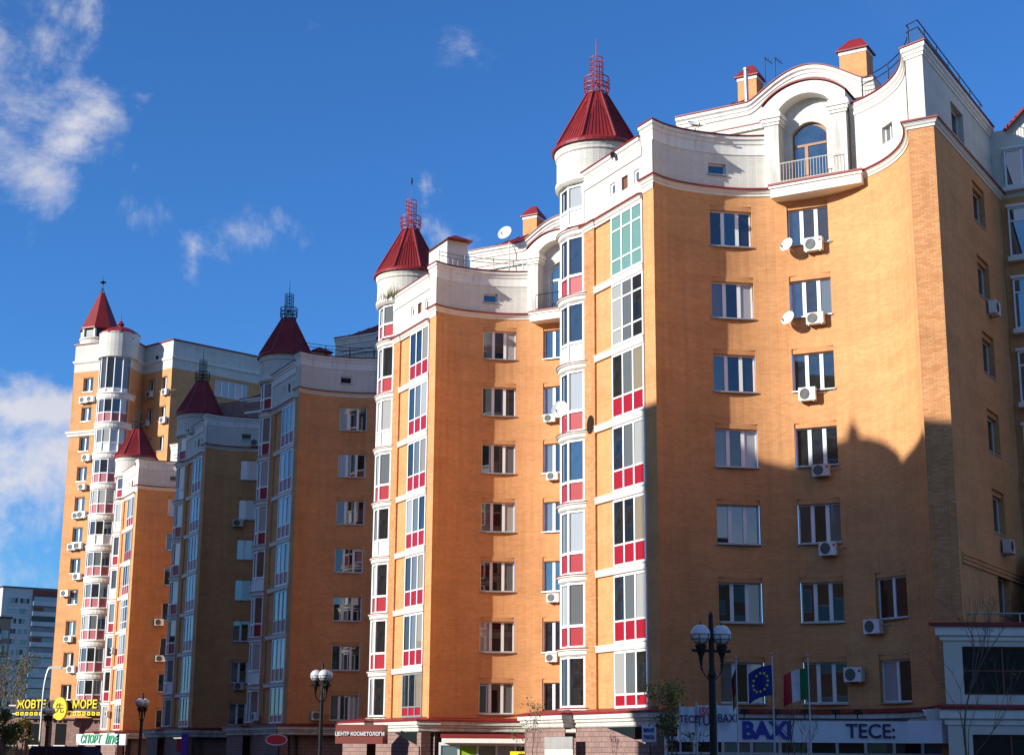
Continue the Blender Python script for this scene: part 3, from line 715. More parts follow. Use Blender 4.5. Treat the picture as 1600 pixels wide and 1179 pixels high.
def cone_mb():
    m_ = MB(); c = (TA.x, TA.y)
    m_.lathe([(1.8, 27.86), (2.02, 27.8), (2.04, 27.92), (CONE_R0, 27.98), (1.92, 28.05)], c, 40)
    m_.lathe([(1.93, 28.0), (CONE_R1, CONE_Z1), (0.0, CONE_Z1 + .02)], c, 8, R_(22.5), R_(382.5)); return m_
def seam_mb():
    m_ = MB(); n = 8
    P = lambda t_, f: Vector((TA.x + math.cos(t_) * f, TA.y + math.sin(t_) * f, 0))
    for k in range(n):
        t0, t1 = R_(22.5 + 45 * k), R_(22.5 + 45 * (k + 1))
        b0, b1, u0, u1 = P(t0, 1.93), P(t1, 1.93), P(t0, CONE_R1), P(t1, CONE_R1)
        zb, zu = 28.02, CONE_Z1 + .02
        m_.tube(b0 + Vector((0, 0, zb)), u0 + Vector((0, 0, zu)), .075, .05, 5)
        for j in range(1, 8):
            f = j / 8; p = b0.lerp(b1, f); e = 1 - abs(2 * f - 1); q0 = u0 if f < .5 else u1
            t_ = .35 + .6 * e
            ctr = b0.lerp(b1, .5); top = p + (u0.lerp(u1, f) - p) * 1.0
            full = p.lerp(u0.lerp(u1, f), 1); s_ = min(1, t_)
            m_.tube(p + Vector((0, 0, zb)), p.lerp(full, s_) + Vector((0, 0, zb + (zu - zb) * s_)), .028, .02, 4, False)
    return m_
def cage_mb():
    m_ = MB(); c = (TA.x, TA.y)
    for z in (30.75, 30.98, 31.2, 31.5): m_.ring(c, z, .58 if z > 30.8 else .5, .028)
    for z in (31.5, 31.75, 32.0, 32.25, 32.5): m_.ring(c, z, .3, .022)
    for k in range(10):
        t_ = 2 * math.pi * k / 10; m_.tube((c[0] + .5 * math.cos(t_), c[1] + .5 * math.sin(t_), 30.7), (c[0] + .58 * math.cos(t_), c[1] + .58 * math.sin(t_), 30.98), .025, n=4); m_.tube((c[0] + .58 * math.cos(t_), c[1] + .58 * math.sin(t_), 30.98), (c[0] + .58 * math.cos(t_), c[1] + .58 * math.sin(t_), 31.5), .025, n=4)
    for k in range(6):
        t_ = 2 * math.pi * k / 6; m_.tube((c[0] + .3 * math.cos(t_), c[1] + .3 * math.sin(t_), 30.8), (c[0] + .3 * math.cos(t_), c[1] + .3 * math.sin(t_), 32.5), .025, n=4)
        if k < 4: m_.tube((c[0] + .58 * math.cos(t_), c[1] + .58 * math.sin(t_), 31.0), (c[0], c[1], 31.35), .025, n=4)
    m_.tube((c[0], c[1], 30.7), (c[0], c[1], 32.55), .035, n=6); m_.tube((c[0], c[1], 32.5), (c[0], c[1], 33.5), .025, .012, 5); return m_
def tframe_mb(h_, sp, a0, a1, n, r):
    m_ = MB()
    pts = [(r * math.cos(a0 + (a1 - a0) * i / n), r * math.sin(a0 + (a1 - a0) * i / n)) for i in range(n + 1)]
    for p in pts: m_.tube((p[0], p[1], 0), (p[0], p[1], h_), .065, n=6)
    for p, q in zip(pts, pts[1:]):
        a = math.atan2(q[1] - p[1], q[0] - p[0]); L = math.hypot(q[0] - p[0], q[1] - p[1]); M = Matrix.Translation((p[0], p[1], 0)) @ Matrix.Rotation(a, 4, 'Z')
        for z0, z1 in ((0, .07), (sp - .05, sp + .06), (h_ - .08, h_)): m_.box(.03, L - .03, -.035, .05, z0, z1, M)
    return m_

# ------------------------------------------------------------------ ground, street
g = MB(); g.face([(-2500, -600, 0), (2500, -600, 0), (2500, 4000, 0), (-2500, 4000, 0)]); struct('ground', g, 'soil')
def strip_quad(name, a, b_, off0, off1, z, mat, th=0):
    d = (Vector(b_) - Vector(a)).normalized(); n_ = Vector((-d.y, d.x)); m_ = MB(); a, b_ = Vector(a), Vector(b_)
    P = [a + n_ * off0, b_ + n_ * off0, b_ + n_ * off1, a + n_ * off1]
    if th:
        for i in range(4): p, q = P[i], P[(i + 1) % 4]; m_.face([(p.x, p.y, 0), (q.x, q.y, 0), (q.x, q.y, z), (p.x, p.y, z)])
    m_.face([(p.x, p.y, z) for p in P]); return struct(name, m_, mat)
ra, rb = A1 - U * 4, A1 + U * 12
strip_quad('road', ra, rb, 12, 22, .004, 'asphalt')
strip_quad('pavement', ra, rb, 0.5, 11.7, .12, 'paving', .12); strip_quad('pavement', ra, rb, 22.3, 27, .12, 'paving', .12)
strip_quad('kerb', ra, rb, 11.7, 12.0, .15, 'kerb_stone', .15); strip_quad('kerb', ra, rb, 22.0, 22.3, .15, 'kerb_stone', .15)
mk = MB(); dd = UN; nn = NO
for i in range(60):
    c = ra + dd * (i * 6) + nn * 17; p = [c - nn * .07, c - nn * .07 + dd * 3, c + nn * .07 + dd * 3, c + nn * .07]; mk.face([(q.x, q.y, .008) for q in p])
struct('road_marking', mk, 'paint')

# ------------------------------------------------------------------ the stepped row of blocks
LABELS = ['orange brick block with brown arched attic window and shop signs at its foot',
          'sunlit brick block with grass on its turret ledge and white roof hut',
          'shaded brick block with dark iron turret finial between two lit blocks',
          'darkest shaded brick block with small attic air conditioner beside white drum',
          'far low brick block with red turret in front of the tall tower']
BLOCKS = [build_block(k, LABELS[k], k == 0) for k in range(5)]
B0 = BLOCKS[0]

# side face and wing of the nearest block
SH = []
for i, (px, py, w_, hh) in enumerate(((1516, 217, 1.9, 1.65),)): pass
sw = []
for i in range(7): sw.append((4.9, 6.6, ZROW[i] + .1, ZROW[i] + 1.72))
sw = sw[:6]
aside = Path([BR + Vector((-.26, .06)), EE + Vector((-.2, .15))])
obj('side_wall', wall(P_SIDE, 0, ZC, sw, .3), 'brick', B0)
for h in sw: put_window(B0, P_SIDE, *h, cols=(.5, .5), recess=.24, mull=.12)
sa = [(3.5, 5.2, 24.95, 26.45)]
obj('attic_wall', wall(aside, ZC, ZPR, sa, .3), 'white_brick', B0)
put_window(B0, aside, *sa[0], cols=(.5, .5), recess=.24, lintel=0, mull=.12)
obj('string_course', sweep(Path([P_SIDE.at(.3), P_SIDE.at(9.3)]), [(0, 8.2), (.06, 8.2), (.06, 8.29), (.02, 8.29), (.02, 8.35), (.06, 8.35), (.06, 8.44), (.02, 8.44), (.02, 8.5), (.06, 8.5), (.06, 8.6), (0, 8.6)]), 'brick', B0)
WV = Path([EE, EE + Vector((.55, -.35)), EE + Vector((9, -4.5))])
wh = [(.3, 3.0, ZROW[i] - .35, ZROW[i] + 1.75) for i in range(7)] + [(.3, 3.0, 24.6, 26.2)]
obj('wing_wall', wall(WV, 0, 24.2, wh[:7], .2), 'brick', B0)
WVA = Path([EE + Vector((-1.0, .64)), EE + Vector((.55, -.35)), EE + Vector((9, -4.5))]); dq = WVA.d[1] - WV.d[1]
obj('wing_attic', wall(WVA, 24.2, 27.2, [(wh[7][0] + dq, wh[7][1] + dq, wh[7][2], wh[7][3])], .2), 'white_brick', B0)
for h in wh:
    f = put_window(B0, WV, *h, cols=(.25, .25, .25, .25), rows=(.75, .25) if h[2] < 24 else (1,), recess=-.25, lintel=0, sill=False, mull=.09, edge=.07, name='bay_window', panes=['glass_blue', 'glass_grey', 'glass_blue', 'glass_dark'])
    obj('bay_slab', cached('wslab', lambda: _box(-1.45, 1.45, -.12, .3, -.2, -.01)), 'trim', f); obj('bay_head', cached('wslab2', lambda: _box(-1.42, 1.42, -.08, .3, 0, .12)), 'trim', f, (0, 0, h[3] - h[2] + .003))
gm = MB(); e0, e1 = WV.at(.5), WV.at(5.5); ap = (e0 + e1) / 2
gm.face([(e0.x, e0.y, 27.2), (e1.x, e1.y, 27.2), (ap.x, ap.y, 29.6)]); obj('wing_gable', gm, 'white_brick', B0)
gm = MB(); bk = Vector((4, 7)); ov = Vector((-.15, -.3))
for a_ in (e0, e1):
    s_ = (a_ - ap) * .06
    gm.face([(a_.x + ov.x + s_.x, a_.y + ov.y + s_.y, 27.1), (ap.x + ov.x, ap.y + ov.y, 29.72), (ap.x + bk.x, ap.y + bk.y, 29.72), (a_.x + bk.x, a_.y + bk.y, 27.1)])
    gm.face([(a_.x + ov.x + s_.x, a_.y + ov.y + s_.y, 26.95), (ap.x + ov.x, ap.y + ov.y, 29.57), (ap.x + ov.x, ap.y + ov.y, 29.72), (a_.x + ov.x + s_.x, a_.y + ov.y + s_.y, 27.1)])
obj('wing_roof', gm, 'red_metal', B0)
def iron_rail(path, z, h_=1.0, step=.16, post=1.6):
    m_ = MB(); d = 0
    for zz in (z + .1, z + h_ * .72, z + h_):
        for a_, b_ in zip(path.p, path.p[1:]): m_.tube((a_.x, a_.y, zz), (b_.x, b_.y, zz), .022 if zz > z + .5 else .016, n=4, cap=False)
    while d < path.L:
        p = path.at(d); m_.tube((p.x, p.y, z), (p.x, p.y, z + h_ * .72), .010, n=3, cap=False); d += step
    d = 0
    while d <= path.L + .01:
        p = path.at(min(d, path.L)); m_.tube((p.x, p.y, z - .1), (p.x, p.y, z + h_ + .03), .03, n=5); d += post
    return m_
rp = P_MAIN.sub(D_P1 + .8, P_MAIN.L)
obj('roof_railing', iron_rail(Path(rp.offset(-.15)[:-1] + [BL + Vector((.1, .2)), BR + Vector((-.3, .3)), EE + Vector((-.4, .3))]), ZPR + .05), 'dark_iron', B0)
b1p = P_MAIN.sub(D_A + .3, D_P0)
obj('roof_railing', iron_rail(Path(b1p.offset(-.2)), ZP + .05, .75, .3), 'grey_metal', BLOCKS[1])
obj('roof_railing', iron_rail(Path(b1p.offset(-.2)), ZP + .05, .75, .25), 'dark_iron', BLOCKS[2])
# white roof hut with hipped cap on the second block, low dark one on the third
def hut(parent, px, py, zt, mat):
    p = at_z(px, py, zt); q = Vector((p.x, p.y)) - (A1 + U * BLOCKS.index(parent))
    m_ = MB(); M = Matrix.Translation((q.x, q.y, 0)) @ Matrix.Rotation(math.atan2(UN.y, UN.x), 4, 'Z'); m_.box(-1.5, .9, -.6, .6, 24.3, zt - .45, M)
    h_ = obj('roof_hut', m_, mat, parent); r = MB(); X, Y, z0 = 1.65, .75, zt - .45
    V = lambda x, y, z: M @ Vector((x - .3, y, z))
    r.face([V(-X, -Y, z0), V(X, -Y, z0), V(.9, 0, zt), V(-.9, 0, zt)]); r.face([V(X, -Y, z0), V(X, Y, z0), V(.9, 0, zt)]); r.face([V(X, Y, z0), V(-X, Y, z0), V(-.9, 0, zt), V(.9, 0, zt)]); r.face([V(-X, Y, z0), V(-X, -Y, z0), V(-.9, 0, zt)]); r.face([V(-X, -Y, z0 - .003), V(X, -Y, z0 - .003), V(X, Y, z0 - .003), V(-X, Y, z0 - .003)])
    obj('hut_roof', r, 'red_metal', h_)
hut(BLOCKS[1], 697, 377, 28.75, 'white_brick'); hut(BLOCKS[2], 490, 548, 27.5, 'white_brick')
# weathered roof room of the fourth block
p = at_z(388, 640, 28.4); q = Vector((p.x, p.y)) - (A1 + U * 3)
m_ = MB(); m_.box(-2.0, 2.2, -1.2, 1.5, 24.3, 28.9, Matrix.Translation((q.x, q.y, 0)) @ Matrix.Rotation(math.atan2(SD.y, SD.x), 4, 'Z')); obj('roof_room', m_, 'stone', BLOCKS[3])

# ------------------------------------------------------------------ tall tower at the far end
TW = thing('apartment_tower', 'tall orange brick tower with pointed red cone and stacked round bays', 'building', (-40.9, 151.6, 0))
TO = Vector((-40.9, 151.6))
tw = lambda x, y: Vector((x, y)) - TO
t_l, t_b0, t_b1, t_i0, t_i, t_c, t_r = tw(-44.0, 153.0), tw(-41.0, 151.75), tw(-37.7, 150.35), tw(-37.55, 151.6), tw(-37.1, 153.5), tw(-33.6, 150.4), tw(-24.5, 158.8)
ZT0, ZT1 = 38.6, 41.5
F1 = Path([tw(-42.6, 156.5), t_l, t_b0, t_b1]); F2 = Path([t_b1, t_i0, t_i]); F3 = Path([t_i, t_c]); F4 = Path([t_c, t_r])
TFL = [32.65 - 3.007 * i for i in range(11)]
f1o = F1.d[1]
h1 = [(f1o + 1.25, f1o + 2.45, TFL[0] + 3.007 * j + .85, TFL[0] + 3.007 * j + 2.35) for j in range(-9, 2)]
def P1c(): return F1.d[2]
bay_h = (P1c() + .15, F1.L - .1)
h1b = [(bay_h[0] + .1, bay_h[1] - .1, 36.1, 39.4)] if False else []
obj('brick_wall', wall(F1, 0, ZT0, h1, .3), 'brick', TW)
for h in h1: put_window(TW, F1, *h, cols=(.5, .5), recess=.25, lintel=.1, mull=.12, panes=['glass_drape', 'glass_blue'] if RND.random() < .5 else None)
obj('brick_wall', wall(F2, 0, ZT0), 'brick', TW)
h3 = [(x, x + 1.05, TFL[0] + 3.007 * j + .75, TFL[0] + 3.007 * j + 2.3) for j in range(-7, 2) for x in (.9, 2.95)]
obj('brick_wall', wall(F3, 0, ZT0, h3, .3), 'brick', TW)
for h in h3: put_window(TW, F3, *h, cols=(.5, .5), recess=.25, lintel=.1, mull=.12)
h4 = [(5.0, 9.0, TFL[0] + 3.007 * j + .9, TFL[0] + 3.007 * j + 2.6) for j in (1, 0, -1)]
obj('brick_wall', wall(F4, 0, ZT0, h4, .2), 'brick', TW)
for h in h4: put_window(TW, F4, *h, cols=(.2,) * 5, recess=.05, lintel=0, mull=.12, panes=['glass_blue'])
for nm, P_ in (('attic_wall', F1), ('attic_wall', F2), ('attic_wall', F3), ('attic_wall', F4)): obj(nm, wall(P_, ZT0, ZT1), 'white_brick', TW)
ALLT = Path(F1.p + F2.p[1:] + F3.p[1:] + F4.p[1:])
obj('cornice', sweep(ALLT, [(0, 39.45), (.08, 39.5), (.14, 39.6), (.14, 39.75), (0, 39.8)]), 'trim', TW)
obj('roof_cap', sweep(ALLT, [(0, 41.4), (.14, 41.42), (.14, 41.52), (-.5, 41.56)]), 'red_metal', TW)
obj('band', sweep(Path([F1.at(f1o - 1.5), t_l, F1.at(F1.d[2] - .05)]), [(0, 31.95), (.12, 32.0), (.2, 32.25), (.3, 32.3), (.3, 32.5), (0, 32.55)]), 'trim', TW)
dk = MB(); dk.face([(p.x, p.y, 41.3) for p in ALLT.p] + [(10, 14, 41.3), (-1, 14, 41.3)]); obj('roof_deck', dk, 'roof_felt', TW)
bw_ = wall(Path([t_r, Vector((10, 14)), Vector((-1, 14)), F1.p[0]]), 0, ZT1); obj('rear_wall', bw_, 'brick', TW)
bc = (t_b0 + t_b1) / 2 + Vector((.39, .92)) * .35; br_ = 1.72; ba = math.atan2(-.92, -.39)
b0_, b1_ = ba - R_(82), ba + R_(82)
for li, z in enumerate(TFL + [35.6]):
    top = z > 34
    h_ = 2.35 if not top else 3.6
    if z < 5: continue
    f = obj('round_bay', cached(('twf', h_), lambda: tframe_mb(h_, .95 if not top else .4, b0_, b1_, 6, br_)), 'pvc', TW, (bc.x, bc.y, z + .3))
    for i in range(6):
        am = b0_ + (b1_ - b0_) * (i + .5) / 6; r = br_ * math.cos((b1_ - b0_) / 12) - .03; wv = 2 * br_ * math.sin((b1_ - b0_) / 12) - .11
        s_ = .95 if not top else .4
        obj('pane', pane_mesh(wv, h_ - s_ - .14), RND.choice(PANES), f, (r * math.cos(am), r * math.sin(am), s_ + .07), rotz=am + math.pi / 2)
        obj('spandrel_panel', pane_mesh(wv, s_ - .1), 'pvc' if top or (li in (1, 4) and i < 5) else 'red_faded', f, (r * math.cos(am), r * math.sin(am), .06), rotz=am + math.pi / 2)
    obj('ring_slab', cached('tws', lambda: lathe_mb([(1.3, -.3), (1.8, -.3), (1.86, -.1), (1.86, .18), (1.95, .2), (1.95, .28), (1.3, .3)], (0, 0), 32)), 'trim', TW, (bc.x, bc.y, z))
obj('bay_core', lathe_mb([(1.5, 6), (1.5, 41)], (bc.x, bc.y), 24), 'trim', TW)
obj('bay_crown', lathe_mb([(1.5, 39.45), (1.95, 39.5), (1.95, 41.9), (2.0, 41.95), (2.0, 42.05), (1.5, 42.1)], (bc.x, bc.y), 32), 'white_brick', TW)
dm = obj('dome', lathe_mb([(2.05, 41.98), (2.05, 42.06), (1.75, 42.32), (1.2, 42.66), (.6, 42.86), (.22, 42.92), (.22, 43.08), (.38, 43.12), (.34, 43.26), (.05, 43.6), (.02, 44.4)], (bc.x, bc.y), 10), 'red_metal', TW)
ca = at_y(157, 500, 154.2); cx = Vector((ca.x, ca.y)) - TO
obj('turret_drum', lathe_mb([(1.85, 39.0), (1.85, 42.0), (1.95, 42.05), (1.95, 42.2), (1.7, 42.22)], (cx.x, cx.y), 32), 'white_brick', TW)
obj('lantern', lathe_mb([(1.68, 42.2), (1.68, 43.2)], (cx.x, cx.y), 8), 'dark_glass', TW)
lm = MB()
for k_ in range(8):
    t_ = 2 * math.pi * k_ / 8; lm.tube((cx.x + 1.74 * math.cos(t_), cx.y + 1.74 * math.sin(t_), 42.2), (cx.x + 1.74 * math.cos(t_), cx.y + 1.74 * math.sin(t_), 43.2), .17, n=6)
obj('lantern_post', lm, 'trim', TW)
cn = obj('turret_roof', lathe_mb([(1.7, 43.15), (2.02, 43.15), (2.02, 43.28), (.26, 47.3), (.0, 47.32)], (cx.x, cx.y), 8), 'red_metal', TW)
fm = MB(); fm.tube((cx.x, cx.y, 47.2), (cx.x, cx.y, 49.2), .045, .02, 6); fm.ring((cx.x, cx.y), 48.45, .3, .04, 10); fm.lathe([(0, 48.2), (.2, 48.45), (0, 48.7)], (cx.x, cx.y), 8)
for k_ in range(4): t_ = k_ * math.pi / 2 + .4; fm.tube((cx.x + .25 * math.cos(t_), cx.y + .25 * math.sin(t_), 47.25), (cx.x, cx.y, 47.9), .03, n=4)
obj('finial', fm, 'dark_iron', cn)
for px in (148, 246):
    P_ = F1 if px < 200 else F3; q = P_.hit(px - 5 if px < 200 else px, 571 if px < 200 else 559, TO)
    if q:
        p = P_.at(q[0], .02); mm = MB(); mm.tube((0, 0, 0), (0, -.06, 0), .22, n=14); obj('round_vent', mm, 'dark_glass', TW, (p.x, p.y, q[1]), P_.ang(q[0]))
# restaurant podium of the tower
podm = wall(Path([tw(-48.2, 150.5), tw(-47.4, 146.2), tw(-36.0, 143.6), tw(-35.6, 150)]), 0, 4.6); obj('podium_wall', podm, 'stone', TW)
pf = Path([tw(-47.4, 146.2), tw(-36.0, 143.6)])
for x in (1.2, 3.6, 5.6, 8.9):
    p = pf.at(x); mm = MB(); mm.box(-.3, .3, -.35, .05, 0, 4.3 if x > 2 else 3.2); obj('podium_pillar', mm, 'stone', TW, (p.x, p.y, 0), pf.ang(x))
for x in (2.4, 4.6, 7.2):
    p = pf.at(x, .03); mm = MB(); mm.box(-.5, .5, -.02, .05, 2.2, 4.1); o = obj('podium_window', mm, 'dark_glass', TW, (p.x, p.y, 0), pf.ang(x)); m2 = MB(); m2.box(-.5, .5, -.04, .05, .9, 2.1); obj('blind', m2, 'ochre', o); m3 = MB(); m3.box(-.56, .56, -.1, .05, 2.1, 2.22); obj('sill', m3, 'trim', o)
m_ = MB(); pr_ = [(p.x, p.y, 4.6) for p in (tw(-48.2, 150.5), tw(-47.4, 146.2), tw(-36.0, 143.6), tw(-35.6, 150))]; m_.face(pr_); obj('podium_roof', m_, 'roof_felt', TW)

# ------------------------------------------------------------------ low annex on the right
AX = thing('shop_annex', 'low pale two storey annex with dark windows beside tall brick pier', 'building', (14.4, 52.7, 0))
def abox(name, mat, *a, parent=None): m_ = MB(); m_.box(*a); return obj(name, m_, mat, parent or AX)
fa = Path([(.9, 1.2), (0, 0), (14, 0)])
ho = [(2.12, 6.1, 3.72, 5.3), (2.3, 6.1, .4, 2.45), (6.8, 10.6, 3.72, 5.3), (6.8, 10.6, .4, 2.45)]
obj('wall', wall(fa, 0, 5.9, ho, .2), 'cream', AX)
for h in ho: put_window(AX, fa, *h, cols=(.34, .33, .33), rows=(.5, .5), recess=.12, lintel=0, sill=False, mull=.06, edge=.05, matframe='brown_louver', panes=['dark_glass'])
obj('cornice', sweep(fa, [(0, 5.45), (.06, 5.5), (.06, 5.6), (.14, 5.66), (.14, 5.9), (.22, 5.94), (-.3, 6.0)]), 'trim', AX)
obj('cornice_cap', sweep(fa, [(.26, 5.96), (.26, 6.06), (-.4, 6.14)]), 'red_metal', AX)
obj('mid_cornice', sweep(fa, [(0, 2.72), (.05, 2.76), (.05, 2.9), (.14, 2.96), (.14, 3.2), (.18, 3.24), (0, 3.28)]), 'trim', AX)
obj('mid_cap', sweep(fa, [(.22, 3.27), (.22, 3.36), (0, 3.42)]), 'red_metal', AX)
m_ = MB(); m_.face([(0, 0, 6.0), (14, 0, 6.0), (14, 9, 6.0), (6.2, 9, 6.0), (.9, 1.2, 6.0)]); obj('roof_deck', m_, 'roof_felt', AX)
m_ = MB(); m_.tube((1.0, 1.2, 6.5), (14, 1.2, 6.5), .03, n=5)
for x in range(1, 14, 2): m_.tube((x, 1.2, 6.0), (x, 1.2, 6.5), .025, n=5)
obj('roof_rail', m_, 'grey_metal', AX)
m_ = MB(); m_.face([(4.4, 3.5, 6.0), (12, 3.5, 6.0), (12, 7.6, 9.4), (5.6, 7.6, 9.4)]); m_.face([(4.4, 3.5, 6.0), (5.6, 7.6, 9.4), (5.6, 8.0, 6.0)])
for i in range(20): x = 4.6 + i * .38; m_.tube((x, 3.49, 6.05), (x + 1.1 * (1 - i / 22), 7.5, 9.4), .025, n=4)
obj('skylight_roof', m_, 'red_metal', AX)

# ------------------------------------------------------------------ text helper
def text_mesh(body, size, ext=.03, font_scale=(1, 1), bold=0.0, shear=0):
    c = bpy.data.curves.new('lettering', 'FONT'); c.body = body; c.size = size; c.extrude = ext; c.align_x = 'CENTER'; c.align_y = 'CENTER'; c.offset = bold; c.shear = shear; c.resolution_u = 3
    o = bpy.data.objects.new('lettering', c); COL.objects.link(o); bpy.context.view_layer.update()
    me = bpy.data.meshes.new_from_object(o.evaluated_get(bpy.context.evaluated_depsgraph_get()))
    bpy.data.objects.remove(o); bpy.data.curves.remove(c)
    M = Matrix.Rotation(math.pi / 2, 4, 'X') @ Matrix.Diagonal((font_scale[0], font_scale[1], 1, 1)); me.transform(M); me.materials.clear(); return me
def board(name, label, cat, px0, py0, px1, py1, Y0, Y1, mat, th=.15, group=None):
    """ a sign board whose front goes through two pixels at two depths """
    a, b_ = at_y(px0, (py0 + py1) / 2, Y0), at_y(px1, (py0 + py1) / 2, Y1); zt, zb = at_y((px0 + px1) / 2, py0, (Y0 + Y1) / 2).z, at_y((px0 + px1) / 2, py1, (Y0 + Y1) / 2).z
    e = b_ - a; L = math.hypot(e.x, e.y); mid = (a + b_) / 2
    T = thing(name, label, cat, (mid.x, mid.y, zb), math.atan2(e.y, e.x), group); m_ = MB()
    if mat: m_.box(-L / 2, L / 2, 0, th, 0, zt - zb); obj('panel', m_, mat, T)
    return T, L, zt - zb
def put_text(T, body, x, z, size, mat, y=-.03, **kw): return obj('lettering', text_mesh(body, size, **kw), mat, T, (x, y, z))

# shop front of the nearest block: fascia box, BAXI and TECE
T, L, H = board('shop_fascia', 'long white fascia box with blue and black brand lettering over the shop', 'sign', 1060, 1124, 1416, 1159, 54.6, 54.3, 'sign_white', .5)
put_text(T, 'BAXI', at_y(1198, 1142, 54.5).x - T.location.x, H * .5, .78, 'sign_blue', bold=.03)
put_text(T, 'TECE:', at_y(1360, 1142, 54.4).x - T.location.x, H * .5, .66, 'sign_navy', bold=.006)
m_ = MB(); q0, q1 = at_y(1416, 1140, 54.3), at_y(1472, 1140, 53.2)
e = Vector((q1.x - q0.x, q1.y - q0.y)); m_.box(0, e.length, 0, .5, 0, H); obj('return_panel', m_, 'sign_white', T, (L / 2 + .003, 0, 0), math.atan2(e.y, e.x) - T.rotation_euler.z)
m_ = MB(); m_.box(-L / 2, L / 2 + .1, -.04, .5, H + .003, H + .06); obj('top_trim', m_, 'sign_dark', T)
for i, px in enumerate((1163, 1213, 1258, 1306, 1340)):
    p = at_y(px, 1119, 54.5); t2 = thing('floodlight', 'small black floodlight on bracket above the white fascia box', 'light', (p.x, p.y, T.location.z + H + .06), 0, 'floodlights above the shop fascia')
    m_ = MB(); m_.tube((0, .1, -.05), (0, 0, .16), .02, n=5); obj('bracket', m_, 'dark_iron', t2); m_ = MB(); m_.box(-.13, .13, -.1, .06, .14, .30); obj('housing', m_, 'dark_iron', t2)
t2 = thing('shop_window', 'white framed shop glazing under the blue and black lettering', 'shop front', (T.location.x, 56.4, 0))
m_ = MB(); xs = [-4.1 + i * 1.0 for i in range(12)]
for x in xs: m_.box(x - .05, x + .05, -.05, .05, 0, 2.3)
m_.box(-4.15, 6.95, -.06, .06, 2.22, 2.36); m_.box(-4.15, 6.95, -.055, .055, 1.75, 1.83); obj('frame', m_, 'pvc', t2)
for i, x in enumerate(xs[:-1]): obj('pane', pane_mesh(.9, 2.15), RND.choice(['dark_glass', 'glass_dark', 'glass_dark', 'glass_grey']), t2, (x + .5, .0, .06))
# blade sign and banners
T, L, H = board('blade_sign', 'small pale hanging sign with stacked blue brand names near the leafy shrub', 'sign', 1003, 1131, 1025, 1158, 56.0, 55.9, 'sign_white', .08)
put_text(T, 'BAXI', 0, H * .68, .17, 'sign_blue', bold=.004); put_text(T, 'TECE:', 0, H * .28, .16, 'sign_blue')
for (x0, x1, y0, y1, lab, tx) in ((1062, 1088, 1103, 1143, 'white banner reading TECE beside the iron lamp post', (('TECE', .5, .30, 'sign_navy'),)), (1088, 1117, 1101, 1144, 'white banner with red disc and ISO lettering behind the iron lamp post', (('ISO', .76, .36, 'sign_red'), ('TUR', .42, .40, 'sign_navy'))), (1119, 1152, 1101, 1141, 'white banner reading BAXI right beside the lamp post', (('BAXI', .48, .34, 'sign_navy'),))):
    Yb = 47.0; a_, b_ = at_y(x0, y0, Yb), at_y(x1, y1, Yb)
    T = thing('banner_flag', lab, 'banner', (a_.x, Yb, 0)); m_ = MB(); m_.tube((0, 0, 0), (0, 0, a_.z + .1), .025, n=6); obj('pole', m_, 'grey_metal', T)
    m_ = MB(); n_ = 10; W_ = b_.x - a_.x
    for i in range(n_):
        f0, f1 = i / n_, (i + 1) / n_; yy = lambda f: .05 * math.sin(f * 7)
        for off in (0, .006): m_.face([(f0 * W_, yy(f0) + off, b_.z), (f1 * W_, yy(f1) + off, b_.z), (f1 * W_, yy(f1) + off, a_.z), (f0 * W_, yy(f0) + off, a_.z)])
    c_ = obj('cloth', m_, 'banner', T)
    for s_, fz, sz, mt in tx: obj('lettering', text_mesh(s_, sz, .004, (.8, 1), .004), mt, c_, (W_ * .53, -.07, b_.z + (a_.z - b_.z) * fz))
    if len(tx) == 2: m_ = MB(); m_.tube((W_ * .86, -.075, a_.z - .2), (W_ * .86, -.065, a_.z - .2), .1, n=16); obj('red_disc', m_, 'sign_red', c_)
# national flags on poles
def flag(label, px, ptop, strips, wdt, drop, seed, Yf=44.0, stars=False, fy=(0, 0)):
    b_ = at_y(px, ptop, Yf); T = thing('flagpole', label, 'flag', (b_.x, Yf, 0), 0); m_ = MB(); m_.tube((0, 0, 0), (0, 0, b_.z), .028, .02, 8); m_.lathe([(0, b_.z + .1), (.04, b_.z + .05), (0, b_.z)], (0, 0), 8); obj('pole', m_, 'grey_metal', T)
    hh = drop; n_ = 12
    def P(u, v):   # u along the fly to the left, v down
        x = -u * wdt; z = b_.z - fy[0] - v * hh - u * u * fy[1]; y = .09 * math.sin(u * 9 + v * 2 + seed) * u
        return (x, y, z)
    for si, (mt, u0, u1, v0, v1) in enumerate(strips):
        m_ = MB()
        for i in range(n_):
            for j in range(4):
                a0_, a1_ = u0 + (u1 - u0) * i / n_, u0 + (u1 - u0) * (i + 1) / n_; c0, c1_ = v0 + (v1 - v0) * j / 4, v0 + (v1 - v0) * (j + 1) / 4
                m_.face([P(a0_, c0), P(a1_, c0), P(a1_, c1_), P(a0_, c1_)])
        obj('cloth', m_, mt, T)
    if stars:
        for k_ in range(12):
            t_ = k_ * math.pi / 6; p = P(.5 + .3 * math.cos(t_), .5 + .3 * math.sin(t_)); m_ = MB(); pts = []
            for i in range(10): r = .045 if i % 2 == 0 else .018; pts.append((p[0] + r * math.sin(i * math.pi / 5), p[1] - .03, p[2] + r * math.cos(i * math.pi / 5)))
            m_.face(pts); obj('star', m_, 'sign_yellow', T)
    return T
flag('drooping black red and gold flag on a thin pole', 1150, 1030, [('flag_black', 0, 1, 0, .34), ('flag_red', 0, 1, .34, .67), ('flag_gold', 0, 1, .67, 1)], .13, 1.0, 0, fy=(.25, .3))
flag('blue flag with ring of yellow stars on a thin pole', 1206, 1024, [('flag_blue', 0, 1, 0, 1)], .68, .82, 1, stars=True, fy=(.25, .25))
